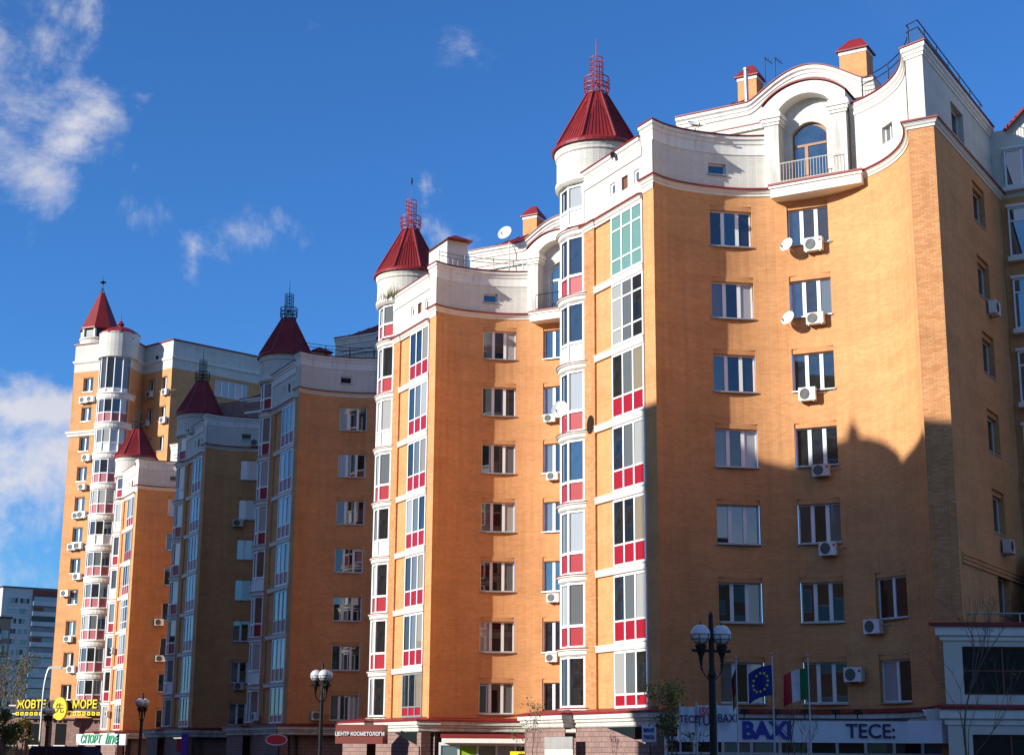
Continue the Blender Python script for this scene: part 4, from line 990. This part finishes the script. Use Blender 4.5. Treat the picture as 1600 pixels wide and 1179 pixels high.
flag('green white and red striped flag flying from a thin pole', 1262, 1026, [('flag_green', 0, .34, 0, 1), ('flag_white', .34, .67, 0, 1), ('flag_red', .67, 1, 0, 1)], .70, .85, 2.4, fy=(.3, .2))

# signs of the other blocks
T, L, H = board('box_sign', 'dark maroon box sign with white lettering at turret foot of sunlit block', 'sign', 524, 1131, 598, 1161, 79.5, 79.0, 'sign_maroon', .9)
put_text(T, 'ЦЕНТР КОСМЕТОЛОГИ', .05, H * .5, .24, 'sign_white', bold=.008, font_scale=(.92, 1))
T, L, H = board('shop_awning', 'red topped white awning over shop windows below the concave sunlit front', 'awning', 690, 1152, 832, 1160, 77.6, 77.0, 'trim', .8)
m_ = MB(); m_.box(-L / 2 - .05, L / 2, -.05, .85, H + .003, H + .18); obj('red_top', m_, 'red_metal', T)
t2 = thing('shop_window', 'white framed shop glazing with lime panel under red topped awning', 'shop front', (T.location.x, 78.3, 0))
m_ = MB()
for i in range(6): m_.box(-2.3 + i * .92 - .05, -2.3 + i * .92 + .05, -.05, .05, 0, 2.2)
m_.box(-2.35, 2.35, -.06, .05, 2.1, 2.25); obj('frame', m_, 'pvc', t2)
for i in range(5): obj('pane', pane_mesh(.82, 2.05), ['glass_grey', 'lime', 'glass_beige', 'glass_drape', 'glass_dark'][i], t2, (-2.3 + i * .92 + .46, 0, .03))
T, L, H = board('yellow_board', 'bright yellow small board with dark lettering beside the shop awning', 'sign', 797, 1173, 834, 1190, 76.4, 76.2, 'sign_yellow', .06)
put_text(T, '000', .1, H * .5, .4, 'sign_dark')
pp = Path([nar(13, .97), nar(3, .97)]); q0, q1 = pp.hit(853, 1158, A1), pp.hit(897, 1158, A1); pm_ = pp.at((q0[0] + q1[0]) / 2, .04) + A1; bw2 = q1[0] - q0[0]
T = thing('wall_board', 'blank pale grey board mounted on the sunlit stone podium', 'board', (pm_.x, pm_.y, 1.2), pp.ang(1)); m_ = MB(); m_.box(-bw2 / 2, bw2 / 2, -.03, .03, .72, 1.2); obj('upper_panel', m_, 'kerb_stone', T); m_ = MB(); m_.box(-bw2 / 2, bw2 / 2, -.02, .03, -.2, .717); obj('lower_panel', m_, 'trim_dirty', T)
p = at_y(432, 1155, 96.0); T = thing('oval_sign', 'red oval sign with white rim hanging under the shaded cornice', 'sign', (p.x, p.y, p.z)); m_ = MB()
ov = [(.62 * math.cos(2 * math.pi * i / 28), .30 * math.sin(2 * math.pi * i / 28)) for i in range(28)]
m_.face([(x, -.06, z) for x, z in ov]); [m_.face([(a_[0], -.06, a_[1]), (b_[0], -.06, b_[1]), (b_[0], .06, b_[1]), (a_[0], .06, a_[1])]) for a_, b_ in zip(ov, ov[1:] + ov[:1])]; m_.face([(x, .06, z) for x, z in ov[::-1]]); obj('panel', m_, 'sign_red', T)
m_ = MB()
for a_, b_ in zip(ov, ov[1:] + ov[:1]): m_.tube((a_[0] * 1.02, -.06, a_[1] * 1.02), (b_[0] * 1.02, -.06, b_[1] * 1.02), .03, n=5, cap=False)
obj('rim', m_, 'sign_white', T); m_ = MB(); m_.tube((0, 0, .28), (0, 0, .8), .02, n=5); obj('hanger', m_, 'dark_iron', T)
T, L, H = board('banner_sign', 'narrow purple vertical banner at foot of the darkest block', 'sign', 283, 1145, 293, 1179, 114.5, 114.4, 'sign_purple', .05)
T, L, H = board('banner_sign', 'narrow red vertical sign beside the purple banner', 'sign', 276, 1153, 283, 1174, 114.6, 114.5, 'sign_red', .05)
# СПОРТ line
T, L, H = board('panel_sign', 'white panel sign with slanted green sport lettering', 'sign', 119, 1146, 196, 1163, 133.0, 130.4, 'sign_white', .2)
put_text(T, 'СПОРТ', -L * .2, H * .5, .9, 'sign_green', font_scale=(.72, 1), bold=.03, shear=.2); put_text(T, 'line', L * .22, H * .62, 1.25, 'sign_green', font_scale=(.8, 1.2), bold=.01, shear=.35)
# ЖОВТЕ МОРЕ
T, L, H = board('restaurant_sign', 'open rail sign with big yellow restaurant lettering and small glyph squares', 'sign', 20, 1091, 161, 1118, 144.6, 142.3, None, .12)
for zz in (.14, .62):
    m_ = MB(); m_.box(-L / 2 - .5, L / 2, .12, .2, H * zz - .06, H * zz + .06); obj('rail', m_, 'trim_dirty', T)
m_ = MB(); m_.box(-L * .47, L / 2, .05, .11, H * .30, H * .92); obj('backing', m_, 'sign_dark', T)
put_text(T, 'ЖОВТЕ', -L * .29, H * .66, 1.0, 'sign_yellow', bold=.018, font_scale=(.82, 1)); put_text(T, 'МОРЕ', L * .30, H * .66, 1.0, 'sign_yellow', bold=.018, font_scale=(.86, 1))
for i in range(15):
    x = (-.44 + i * .052 if i < 7 else .09 + (i - 7) * .052) * L; m_ = MB(); m_.box(-.16, .16, -.05, 0, -.15, .15); g_ = obj('glyph', m_, 'sign_yellow', T, (x, -.004, H * .14)); m2 = MB(); m2.box(-.07, .07, -.056, -.05, -.06, .06); obj('glyph_eye', m2, 'sign_dark', g_)
m_ = MB(); ov = [(.68 * math.cos(2 * math.pi * i / 32), 1.0 * math.sin(2 * math.pi * i / 32)) for i in range(32)]
m_.face([(x, -.3, z) for x, z in ov]); [m_.face([(a_[0], -.3, a_[1]), (b_[0], -.3, b_[1]), (b_[0], 0, b_[1]), (a_[0], 0, a_[1])]) for a_, b_ in zip(ov, ov[1:] + ov[:1])]
o = obj('oval_emblem', m_, 'sign_yellow', T, (L * .045, -.05, H * .42)); obj('character', text_mesh('先', .95, .01), 'sign_dark', o, (0, -.32, 0))

# ------------------------------------------------------------------ wall-hung units
def ac_meshes():
    c = MB(); c.box(-.40, .40, -.30, 0, 0, .56)
    g_ = MB(); g_.lathe([(.0, 0), (.21, 0), (.225, .012), (.24, 0)], (0, 0), 20)
    for r in (.07, .13, .18): g_.ring((0, 0), .006, r, .006, 14)
    br = MB(); br.box(-.02, .02, -.28, .12, -.05, -.003); br.box(-.018, .018, .06, .1, -.1, -.05)
    return c.mesh('casing'), g_.mesh('fan_grille'), br.mesh('bracket')
ACC, ACG, ACB = ac_meshes()
bgm = MB(); bgm.box(.26, .36, -.312, -.302, .36, .46); ACL = bgm.mesh('badge')
pmb = MB(); pmb.tube((.4, -.15, .3), (.85, .04, .36), .018, n=5); pmb.tube((.85, .04, .36), (1.35, .1, .38), .018, n=5); PIPE = pmb.mesh('pipe')
def ac(path, org, px, py, label, scale=1.0, red=False, pipe=False, off=.08, hitpath=None):
    q = path.hit(px, py, org)
    if not q: print('ac miss', px, py); return
    p = path.at(q[0], off) + org
    T = thing('air_conditioner', label, 'air conditioner', (p.x, p.y, q[1] - .28), path.ang(q[0]), 'outdoor air conditioner units on the facades'); vs = RND.uniform(.9, 1.08); T.scale = (scale * RND.uniform(.92, 1.08), scale, scale * vs)
    obj('casing', ACC, RND.choice(['ac_white', 'ac_white', 'ac_old']), T); obj('fan_grille', ACG, 'ac_grille', T, (-.1, -.302, .28), rot=(math.pi / 2, 0, 0)); [obj('bracket', ACB, 'grey_metal', T, (x_, 0, 0)) for x_ in (-.3, .3)]
    if red: obj('badge', ACL, 'sign_red', T)
    if pipe or RND.random() < .4: obj('pipe', PIPE, 'grey_metal', T)
O = [A1 + U * k for k in range(6)]
NF = [Path([nar(6.2, .04), nar(0, .04)])] * 6
for i, (px, py, lab, pp) in enumerate(((1274, 384, 'under the top window beside a round dish', 1), (1277, 498, 'beside the lower dish, under the second balcony side window', 0), (1264, 617, 'alone under the third window below the arched balcony', 1), (1286, 734, 'with red badge where the shadow edge crosses the concave wall', 1), (1297, 857, 'with bent pipe under the fifth window below the balcony', 1), (1370, 978, 'under the upper of the two narrow windows beside the brick pier', 0), (1339, 1053, 'on the wall between the lowest wide window and the narrow window', 0))):
    ac(P_MAIN, O[0], px, py, 'white air conditioner ' + lab, .9, red=i in (0, 3, 4, 6), pipe=pp)
sidelab = 'air conditioner on the shaded side face past the brick pier'
for px, py in ((1545, 482), (1567, 853)): ac(P_SIDE, O[0], px, py, sidelab + (' high up' if py < 600 else ' near the brick ledge'), .95)
for px, py, lab in ((861, 652, 'beside big white dish'), (866, 742, 'below the big dish'), (867, 932, 'two floors above podium'), (864, 1025, 'one floor above podium')): ac(P_MAIN, O[1], px, py, 'air conditioner half behind nearest turret ' + lab, .78)
ac(NF[1], O[1], 593, 590, 'air conditioner high on the sunlit second turret side', .85, off=.3); ac(NF[1], O[1], 594, 1099, 'air conditioner on peeling sunlit brick above maroon box sign', 1.0)
ac(P_MAIN, O[2], 494, 1117, 'air conditioner at the lowest window of the shaded block behind double lamp', .95)
for px, py, lab in ((371, 817, 'under a mid height window'), (373, 1071, 'under the second lowest window'), (399, 692, 'at the attic')): ac(P_MAIN, O[3], px, py, 'dim air conditioner on the darkest concave wall ' + lab, .95)
for px, py, lab in ((398, 830, 'middle'), (404, 1118, 'lowest')): ac(NF[2], O[2], px, py, 'dim air conditioner on the shaded pier, %s one' % lab, .9)
ac(NF[3], O[3], 302, 672, 'small air conditioner on the white attic of the darkest block', .9); ac(NF[3], O[3], 262, 1117, 'dim air conditioner low on the darkest pier', .9)
for px, py, lab in ((248, 972, 'upper'), (250, 1028, 'lower')): ac(P_MAIN, O[4], px, py, 'pale air conditioner on the orange shaded far wall, %s of two' % lab, 1.0)
ac(NF[4], O[4], 180, 1015, 'air conditioner on the far narrow face, upper one', .9); ac(NF[4], O[4], 172, 1114, 'air conditioner on the far narrow face, lower one', .9)
F1F = Path([t_l, t_b0])
NW = ['no', 'one', 'two', 'three', 'four', 'five', 'six', 'seven', 'eight', 'nine', 'ten']
for px, py in ((133, 626), (144, 624), (137, 716), (131, 761), (122, 806), (130, 805), (115, 855), (125, 853), (123, 901), (104, 927), (109, 998), (114, 1046)):
    nf = round((py - 600) / 47); ac(F1F, TO, px, py, 'air conditioner by the tower window column, %s below its top window' % (NW[nf] + (' floor' if nf == 1 else ' floors')), 1.1)
for px, py, lab in ((237, 617, 'inner upper'), (261, 613, 'outer upper'), (231, 662, 'inner lower'), (258, 657, 'outer lower')): ac(F3, TO, px, py, 'air conditioner below the %s narrow window on the stepped tower face' % lab, 1.05)
def dish(p, ang, r, label, tilt=.35, mast=False):
    T = thing('satellite_dish', label, 'satellite dish', p, ang, 'satellite dishes'); m_ = MB()
    m_.lathe([(0, .0), (r * .35, .02), (r * .7, .07), (r, .15), (r * .99, .165), (r * .7, .085), (r * .35, .035), (0, .015)], (0, 0), 24)
    obj('reflector', m_, 'ac_white', T, (0, -.42, .1), rot=(math.pi / 2 - tilt, 0, 0)); m_ = MB(); m_.tube((0, 0, -2.2 if mast else -.1), (0, -.02, -.1), .025, n=6); m_.tube((0, 0, -.1), (0, -.4, .05), .02, n=6); m_.tube((0, -.42, -r * .8), (0, -.85, .0), .012, n=5); m_.tube((0, -.82, -.02), (0, -.92, .06), .035, n=8); obj('arm', m_, 'grey_metal', T)
for px, py, lab in ((1243, 392, 'round white dish beside the top air conditioner of the concave wall'), (1245, 506, 'round white dish beside the second air conditioner of the concave wall')):
    q = P_MAIN.hit(px, py, A1); p = P_MAIN.at(q[0]) + A1; dish((p.x, p.y, q[1]), P_MAIN.ang(q[0]) - .5, .31, lab)
p = at_z(1085, 199, 26.9); dish((p.x, p.y + .6, 26.9), .2, .38, 'dish lying low on the parapet of the nearest block', 1.0)
p = at_y(796, 372, 82.0); dish((p.x, p.y, p.z), -.5, .42, 'large white dish against the wavy attic cornice of the sunlit block', mast=True)
p = at_y(884, 648, 63.9); dish((p.x, p.y, p.z), -.5, .38, 'big white dish fixed to the nearest round turret', .2)
# aerials on the roof
for px, lab in ((1196, 'thin roof aerial beside the flue pipe'), (1212, 'thin roof aerial next to the arched roofline')):
    p = at_y(px, 122, 63.5); T = thing('roof_aerial', lab, 'aerial', (p.x, p.y, 29.3)); m_ = MB(); m_.tube((0, 0, 0), (0, 0, 2.2), .018, n=5); m_.tube((-.05, 0, 2.15), (.35, .1, 1.9), .014, n=4); obj('mast', m_, 'dark_iron', T)
    m_ = MB(); [m_.tube((x, -.15, 2.13 - x * .6), (x, .2, 2.13 - x * .6), .01, n=4) for x in (.05, .15, .25)]; obj('elements', m_, 'dark_iron', T)
p = at_y(957, 246, 61.8); T = thing('roof_floodlight', 'little black floodlight on the white parapet beside the turret', 'light', p); m_ = MB(); m_.box(-.09, .09, -.12, .05, 0, .2); obj('housing', m_, 'dark_iron', T); m_ = MB(); m_.tube((0, 0, -.12), (0, 0, .02), .02, n=5); obj('bracket', m_, 'dark_iron', T)
# bird on the second spire
tp = TA + A1 + U; bm_ = MB(); bm_.lathe([(0, -.14), (.05, -.1), (.075, 0), (.06, .09), (.035, .13), (.05, .17), (.04, .22), (0, .24)], (0, 0), 10); bm_.box(-.02, .02, .03, .2, -.2, -.1); bm_.tube((0, -.03, .2), (0, -.11, .19), .015, .003, 5)
tag(obj('bird', bm_, 'bird_black', None, (tp.x, tp.y, 33.7)), 'small dark bird perched on the tip of the second spire', 'bird')

# ------------------------------------------------------------------ street lamps
def lamp(px, py, Y, zg, n_, label, rot=.3):
    b_ = at_y(px, py, Y); T = thing('street_lamp', label, 'street lamp', (b_.x, b_.y, 0), rot, 'globe street lamps along the pavement'); m_ = MB()
    m_.lathe([(.16, 0), (.16, .5), (.1, .6), (.085, .7), (.075, zg - .9), (.1, zg - .85), (.06, zg - .7), (.05, zg + .42), (0, zg + .5)], (0, 0), 12); obj('post', m_, 'dark_iron', T)
    m_ = MB(); R0 = .235
    for k_ in range(n_):
        t_ = 2 * math.pi * k_ / n_; x, y = R0 * math.cos(t_), R0 * math.sin(t_)
        m_.tube((0, 0, zg - .34), (x * 1.7, y * 1.7, zg - .34), .03, n=6); m_.tube((x * 1.7, y * 1.7, zg - .34), (x * 1.85, y * 1.85, zg - .3), .05, .01, 6)
        m_.lathe([(.03, zg - .5), (.09, zg - .36), (.13, zg - .22)], (x, y), 10); m_.tube((x, y, zg - .75), (x, y, zg - .33), .012, .06, 6)
        for j in range(6): a_, c_ = j / 6, (j + 1) / 6; m_.tube((x * 1.2 * math.cos(a_ * 1.57), y * 1.2 * math.cos(a_ * 1.57), zg - .35 - .6 * math.sin(a_ * 1.57)), (x * 1.2 * math.cos(c_ * 1.57), y * 1.2 * math.cos(c_ * 1.57), zg - .35 - .6 * math.sin(c_ * 1.57)), .014, n=4, cap=False)
    obj('bracket', m_, 'dark_iron', T)
    for k_ in range(n_):
        t_ = 2 * math.pi * k_ / n_; x, y = .235 * math.cos(t_), .235 * math.sin(t_)
        s_ = MB(); s_.lathe([(0, -.21)] + [(.21 * math.cos(a_), .21 * math.sin(a_)) for a_ in [-1.3 + 2.6 * i / 12 for i in range(13)]] + [(0, .21)], (0, 0), 20); gl = obj('globe', s_.mesh('globe', True), 'globe', T, (x, y, zg))
        c_ = MB(); c_.ring((0, 0), .0, .217, .008, 20); c_.ring((0, 0), -.1, .19, .008, 20)
        for j in range(6):
            tt = j * math.pi / 3
            for q in range(6): a0_, a1_ = -1.4 + q * .235, -1.4 + (q + 1) * .235; c_.tube((.217 * math.cos(a0_) * math.cos(tt), .217 * math.cos(a0_) * math.sin(tt), .217 * math.sin(a0_)), (.217 * math.cos(a1_) * math.cos(tt), .217 * math.cos(a1_) * math.sin(tt), .217 * math.sin(a1_)), .007, n=4, cap=False)
        c_.tube((0, 0, .2), (0, 0, .28), .02, .004, 6); obj('cage', c_, 'dark_iron', gl)
lamp(1111, 990, 33.5, at_y(1111, 991, 33.5).z, 2, 'black iron lamp with two caged white globes before the shop banners', .25)
lamp(504, 1056, 57, at_y(504, 1055, 57).z, 3, 'black iron lamp with clustered globes before the shaded block', .9)
lamp(223, 1097, 78, at_y(223, 1097, 78).z, 2, 'black lamp with bright sunlit globes near the green lettered sign', 1.25)
lamp(76, 1110, 84, at_y(76, 1110, 84).z, 2, 'dark lamp standing in front of the yellow restaurant lettering', 1.3)
def cobra(px0, py0, px1, py1, Y, label):
    a_, b_ = at_y(px0, py0, Y), at_y(px1, py1, Y); T = thing('street_light', label, 'street light', (a_.x, Y, 0)); m_ = MB(); zt = a_.z; pts = [(0, 0, 0), (0, 0, zt)]
    for i in range(1, 9): f = i / 8; pts.append(((b_.x - a_.x) * (1 - math.cos(f * 1.5)), 0, zt + (b_.z - zt) * math.sin(f * 1.57)))
    for p, q in zip(pts, pts[1:]): m_.tube(p, q, .09, n=6, cap=False)
    obj('mast', m_, 'grey_metal', T); h_ = MB(); h_.box(-.1, .9, -.14, .14, -.12, .08); obj('lamp_head', h_, 'ac_white', T, pts[-1])
cobra(67, 1090, 80, 1042, 128, 'tall grey curved street light beside the tower edge')
cobra(-2, 1095, -10, 1055, 118, 'tall pale street light before the brown far building')

# ------------------------------------------------------------------ trees and shrubs
def tree(name, label, x, y, h_, seed, leaves, leafmat, spread=.8, leafsize=.09, trunk=.05, bmat='bark', stem0=.35, cat='tree', group=None, levels=4):
    rg = random.Random(seed); T = thing(name, label, cat, (x, y, 0), 0, group); tips = []
    def grow(m_, p, d, L, r, lev):
        n_ = 3
        for i in range(n_):
            d2 = (d + Vector((rg.uniform(-.16, .16), rg.uniform(-.16, .16), rg.uniform(-.02, .12)))).normalized(); q = p + d2 * (L / n_)
            m_.tube(p, q, r * (1 - .25 * i / n_), r * (1 - .25 * (i + 1) / n_), 5 if lev < 2 else 3, False); p, d = q, d2
            if lev >= 1: tips.append(p.copy())
        if lev >= levels: tips.append(p); return
        for j in range(rg.randint(2, 4)):
            ax = Vector((rg.uniform(-1, 1), rg.uniform(-1, 1), rg.uniform(.1, .9))).normalized()
            grow(m_, p, (d * (.9 - .1 * lev) + ax * spread).normalized(), L * rg.uniform(.55, .78), r * .58, lev + 1)
    tm = MB(); tm.tube((0, 0, 0), (0, 0, h_ * stem0), trunk, trunk * .85, 8); obj('trunk', tm, bmat, T)
    cm = MB(); grow(cm, Vector((0, 0, h_ * stem0)), Vector((0, 0, 1)), h_ * .28, trunk * .8, 0)
    for j in range(3): grow(cm, Vector((0, 0, h_ * stem0 * rg.uniform(.7, 1))), Vector((rg.uniform(-1, 1), rg.uniform(-1, 1), 1.1)).normalized(), h_ * .24, trunk * .5, 1)
    obj('branches', cm, bmat, T)
    if leaves and tips:
        mats = leafmat if isinstance(leafmat, list) else [leafmat]
        for mi, mt in enumerate(mats):
            lm_ = MB()
            for i in range(leaves // len(mats)):
                p = rg.choice(tips) + Vector((rg.gauss(0, .12), rg.gauss(0, .12), rg.gauss(0, .12))) * (h_ / 4)
                a_ = Vector((rg.uniform(-1, 1), rg.uniform(-1, 1), rg.uniform(-1, 1))).normalized(); b_ = a_.orthogonal().normalized(); s_ = leafsize * rg.uniform(.6, 1.3)
                lm_.face([p, p + a_ * s_ + b_ * s_ * .45, p + a_ * s_ * 2, p + a_ * s_ - b_ * s_ * .45])
            lo = obj('crown', lm_, mt, T)
    return T
p = at_y(1243, 1150, 46); tree('bare_sapling', 'small bare branching sapling in front of the blue fascia lettering', p.x, 46, 3.7, 3, 0, None, .8, trunk=.035, stem0=.3)
p = at_y(1505, 1100, 44); tree('bare_sapling', 'slender bare sapling in front of the pale annex', p.x, 44, 5.2, 9, 24, 'leaf_olive', .35, .05, trunk=.035, stem0=.4)
p = at_y(1046, 1140, 50); tree('leafy_shrub', 'thinning leafy shrub at the shaded corner of the nearest block', p.x, 50, 4.1, 5, 1500, ['leaf_olive', 'leaf_green', 'leaf_yellow'], .65, .06, trunk=.045, stem0=.2)
p = at_y(830, 1150, 60); tree('thin_tree', 'thin tree with few dark leaves before the stone podium', p.x, 60, 3.2, 15, 110, 'leaf_green', .4, .06, trunk=.025, stem0=.4)
p = at_y(6, 1130, 110); tree('green_tree', 'green leafed tree left of the restaurant lettering', p.x, 110, 4.6, 21, 3000, ['leaf_green', 'leaf_olive'], .45, .09, trunk=.07, stem0=.2)
p = at_y(30, 1080, 190); tree('bare_tree', 'tall bare pale tree beside the far grey high rise', p.x, 190, 11.5, 31, 700, 'leaf_olive', .6, .12, trunk=.14, stem0=.3)
p = at_y(2, 1080, 195); tree('bare_tree', 'bare brown tree in front of the brown far building', p.x, 195, 13.0, 37, 700, 'leaf_olive', .6, .12, trunk=.14, stem0=.3)
p = at_y(36, 1150, 132); tree('autumn_tree', 'brown autumn tree below the dark restaurant board', p.x, 132, 4.4, 41, 900, ['leaf_olive', 'leaf_yellow'], .6, .12, trunk=.09, stem0=.25)
# weeds on the second block's turret ledge
tp = nar(5.6, -.25) + A1 + U; gm = MB(); rg = random.Random(4)
for i in range(420):
    x, y = rg.gauss(0, .5), rg.gauss(0, .3); h_ = rg.uniform(.25, .75); lx, ly = rg.uniform(-.2, .2), rg.uniform(-.2, .2); a_ = rg.uniform(0, 3.1)
    gm.face([(x, y, 0), (x + .05 * math.cos(a_), y + .05 * math.sin(a_), 0), (x + lx, y + ly, h_)])
o = obj('roof_weeds', gm, 'leaf_olive', None, (tp.x, tp.y, 26.25)); o['kind'] = 'stuff'; tag(o, 'tuft of green weeds growing at the foot of the second red cone', 'weeds')

# ------------------------------------------------------------------ parked van roof
p = at_y(112, 1174, 96); V = thing('parked_van', 'dark blue van parked below the yellow restaurant lettering', 'van', (p.x, 96, 0), -.35)
vb = MB(); prof = [(-2.4, .4), (-2.4, 1.75), (-2.2, 1.98), (1.2, 1.98), (1.75, 1.25), (2.45, 1.05), (2.5, .4)]
for y in (-.9, .9): vb.face([(x, y, z) for x, z in (prof if y < 0 else prof[::-1])])
for (a_, b_) in zip(prof, prof[1:] + prof[:1]): vb.face([(a_[0], -.9, a_[1]), (b_[0], -.9, b_[1]), (b_[0], .9, b_[1]), (a_[0], .9, a_[1])])
obj('body', vb, 'car_blue', V)
for x in (-1.6, 1.5):
    for y in (-.93, .93):
        m_ = MB(); m_.tube((0, -.1, 0), (0, .1, 0), .34, n=16); w_ = obj('wheel', m_, 'tyre', V, (x, y, .34)); m_ = MB(); m_.tube((0, -.108, 0), (0, .108, 0), .19, n=12); obj('rim', m_, 'grey_metal', w_)
for x0, x1 in ((-2.0, -.7), (-.55, .5), (.62, 1.25)): m_ = MB(); m_.box(x0, x1, -.91, .91, 1.3, 1.78); obj('side_window', m_, 'dark_glass', V)

# ------------------------------------------------------------------ far blocks at the left edge
def far_block(label, px0, px1, ptop, Y, floors, mat, redband):
    a_, b_ = at_y(px0, ptop, Y), at_y(px1, ptop, Y); H = (a_.z + b_.z) / 2; W_ = b_.x - a_.x
    T = thing('high_rise', label, 'building', (a_.x, Y, 0), R_(33)); P_ = Path([(0, 14), (0, 0), (W_, 0), (W_, 14)]); fh = (H - 3.5) / floors
    obj('wall', wall(P_, 0, H), mat, T); m_ = MB(); m_.face([(0, 0, H), (W_, 0, H), (W_, 14, H), (0, 14, H)]); obj('roof', m_, 'roof_felt', T); m_ = MB(); m_.box(-.3, W_ + .3, -.3, 14, H, H + .35); obj('roof_edge', m_, 'roof_felt', T)
    wins = [(.16, 2.6), (.33, 2.6), (.88, 1.5)]
    for f in range(floors):
        z = 2.2 + f * fh
        if z < 5: continue
        for u, w_ in wins:
            o = obj('window', cached(('fw', w_), lambda: _box(-w_ / 2 - .1, w_ / 2 + .1, -.05, .05, -.1, 1.55)), 'trim_dirty', T, (u * W_, -.0, z)); 
            for s_ in (-1, 0, 1): obj('pane', pane_mesh(w_ / 3 - .12, 1.35), RND.choice(['glass_dark', 'glass_grey', 'dark_glass']), o, (s_ * w_ / 3, -.09, .0))
        o = obj('balcony', cached(('fb', round(W_, 1)), lambda: _box(.44 * W_, .80 * W_, -1.1, 0, -.5, .7)), 'panel_grey', T, (0, 0, z)); obj('balcony_glass', cached(('fb2', round(W_, 1)), lambda: _box(.45 * W_, .79 * W_, -.9 if 1 else 0, 0, .7, 1.95)), RND.choice(['dark_glass', 'glass_dark', 'glass_grey', 'panel_dark']), o)
        if f % 3 == 1: m2 = cached(('fb3', round(W_, 1)), lambda: _box(.46 * W_, .60 * W_, -.95, -.9, .75, 1.9)); obj('balcony_glass', m2, RND.choice(['glass_drape', 'brown_louver', 'trim_dirty']), o)
        obj('joint', cached(('fj', round(W_, 1)), lambda: _box(0, .43 * W_, -.02, .02, 0, .06)), 'panel_dark', T, (0, 0, z - .75))
    if redband: m_ = MB(); m_.box(.44 * W_, .80 * W_, -.15, .1, H - 4.2, H - .2); obj('red_band', m_, 'sign_maroon', T)
    return T
far_block('grey panel high rise with red attic panel behind the tall tower', 5, 112, 917, 425, 15, 'panel_grey', True)
far_block('plain brown building edge left of the grey high rise', -60, 17, 962, 330, 9, 'far_brown', False)

# ------------------------------------------------------------------ buildings across the street (out of frame; the tall ones shade the row)
WQ = Vector((-SUN_H.y, SUN_H.x)); G0 = SUN_H.dot(A1) - 40
def QP(q, g_): return SUN_H * (G0 + g_) + WQ * q
def across(label, prof, depth, mat, floors, name='apartment_block'):
    q0, q1 = prof[0][0], prof[-1][0]; b_ = QP(q0, 0); T = thing(name, label, 'building', (b_.x, b_.y, 0), math.atan2(WQ.y, WQ.x))
    s_ = -1 if q1 < q0 else 1
    pr_ = [(abs(q - q0) * s_, h_) for q, h_ in prof]; m_ = MB(); n_ = len(pr_)
    for y in (0, depth): m_.face([(x, y, 0) for x in (pr_[0][0], pr_[-1][0])] + [(x, y, z) for x, z in pr_[::-1]])
    full = [(pr_[0][0], 0)] + pr_ + [(pr_[-1][0], 0)]
    for a_, c_ in zip(full, full[1:]): m_.face([(a_[0], 0, a_[1]), (c_[0], 0, c_[1]), (c_[0], depth, c_[1]), (a_[0], depth, a_[1])])
    obj('wall', m_, mat, T); L = abs(q1 - q0); zt = min(h_ for _, h_ in prof)
    nx = int(L / 3.4)
    for f in range(floors):
        z = 4.4 + f * (zt - 6) / floors
        for i in range(nx):
            x = s_ * (1.7 + i * (L - 1.0) / nx); o = obj('window', cached('xw', lambda: _box(-.85, .85, -.06, .06, 0, 1.6)), 'pvc', T, (x, -.0, z)); obj('pane', cached('xp', lambda: _box(-.75, .75, -.075, .075, .1, 1.5)), 'glass_dark', o)
    return T
dome = [(45.1 + 4.4 * i / 16, 28.75 + 1.2 * math.sin(math.pi * i / 16) ** .7) for i in range(17)]
prof1 = [(51.75, 28.85), (50.6, 28.85), (50.4, 28.45), (49.6, 28.5)] + dome[::-1] + [(44.9, 28.9), (43.2, 29.3), (42.9, 28.95), (22.0, 28.95)]
X1 = across('brick apartment block across the street with small domed roof lantern', prof1, 11, 'brick', 7)
fp = QP(47.57, 0) ; fm = MB(); fm.lathe([(.28, 0), (.28, .35), (.16, .5), (.05, .75), (0, 1.2)], (0, 0), 10)
fo = obj('roof_lantern', fm, 'red_metal', X1, (-(51.75 - 47.57), -.3, 29.75))
across('tall brick tower block across the street facing the shaded blocks', [(83.5, 52), (126.5, 52)], 14, 'brick', 15, 'apartment_tower')
across('unseen low brick house added between the two taller ones to dim ambient light', [(54.0, 13.5), (81.5, 13.5)], 12, 'brick', 3, 'added_town_house')  # unseen low house added to block low sky and darken the ambient light
across('unseen low pale house added beyond the tall tower block to dim ambient light', [(128.5, 13.5), (170.0, 13.5)], 12, 'stone', 3, 'added_town_house')  # second unseen low house, added for the same dimming of sky light
def added_row_house(label, x0, x1, y, H, floors):  # unseen house, added so panes reflect dark walls instead of the horizon
    T = thing('added_town_house', label, 'building', (x0, y, 0)); L = x1 - x0; obj('wall', wall(Path([(L, 0), (0, 0), (0, -12), (L, -12), (L, 0)]), 0, H), 'brick', T); m_ = MB(); m_.box(-.3, L + .3, -12.3, .3, H, H + .4); obj('roof', m_, 'roof_felt', T)
    for f in range(floors):
        for i in range(int(L / 3.6)):
            o = obj('window', cached('xw', lambda: _box(-.85, .85, -.06, .06, 0, 1.6)), 'pvc', T, (1.8 + i * 3.6, 0, 1.6 + f * 3.1)); obj('pane', cached('xp', lambda: _box(-.75, .75, -.075, .075, .1, 1.5)), 'glass_dark', o)
added_row_house('unseen long brick house added behind the viewpoint to darken pane reflections', -75, -12, -46, 21, 6)
added_row_house('unseen brick house added behind the viewpoint nearer the shop side for dark reflections', -6, 60, -42, 24, 7)
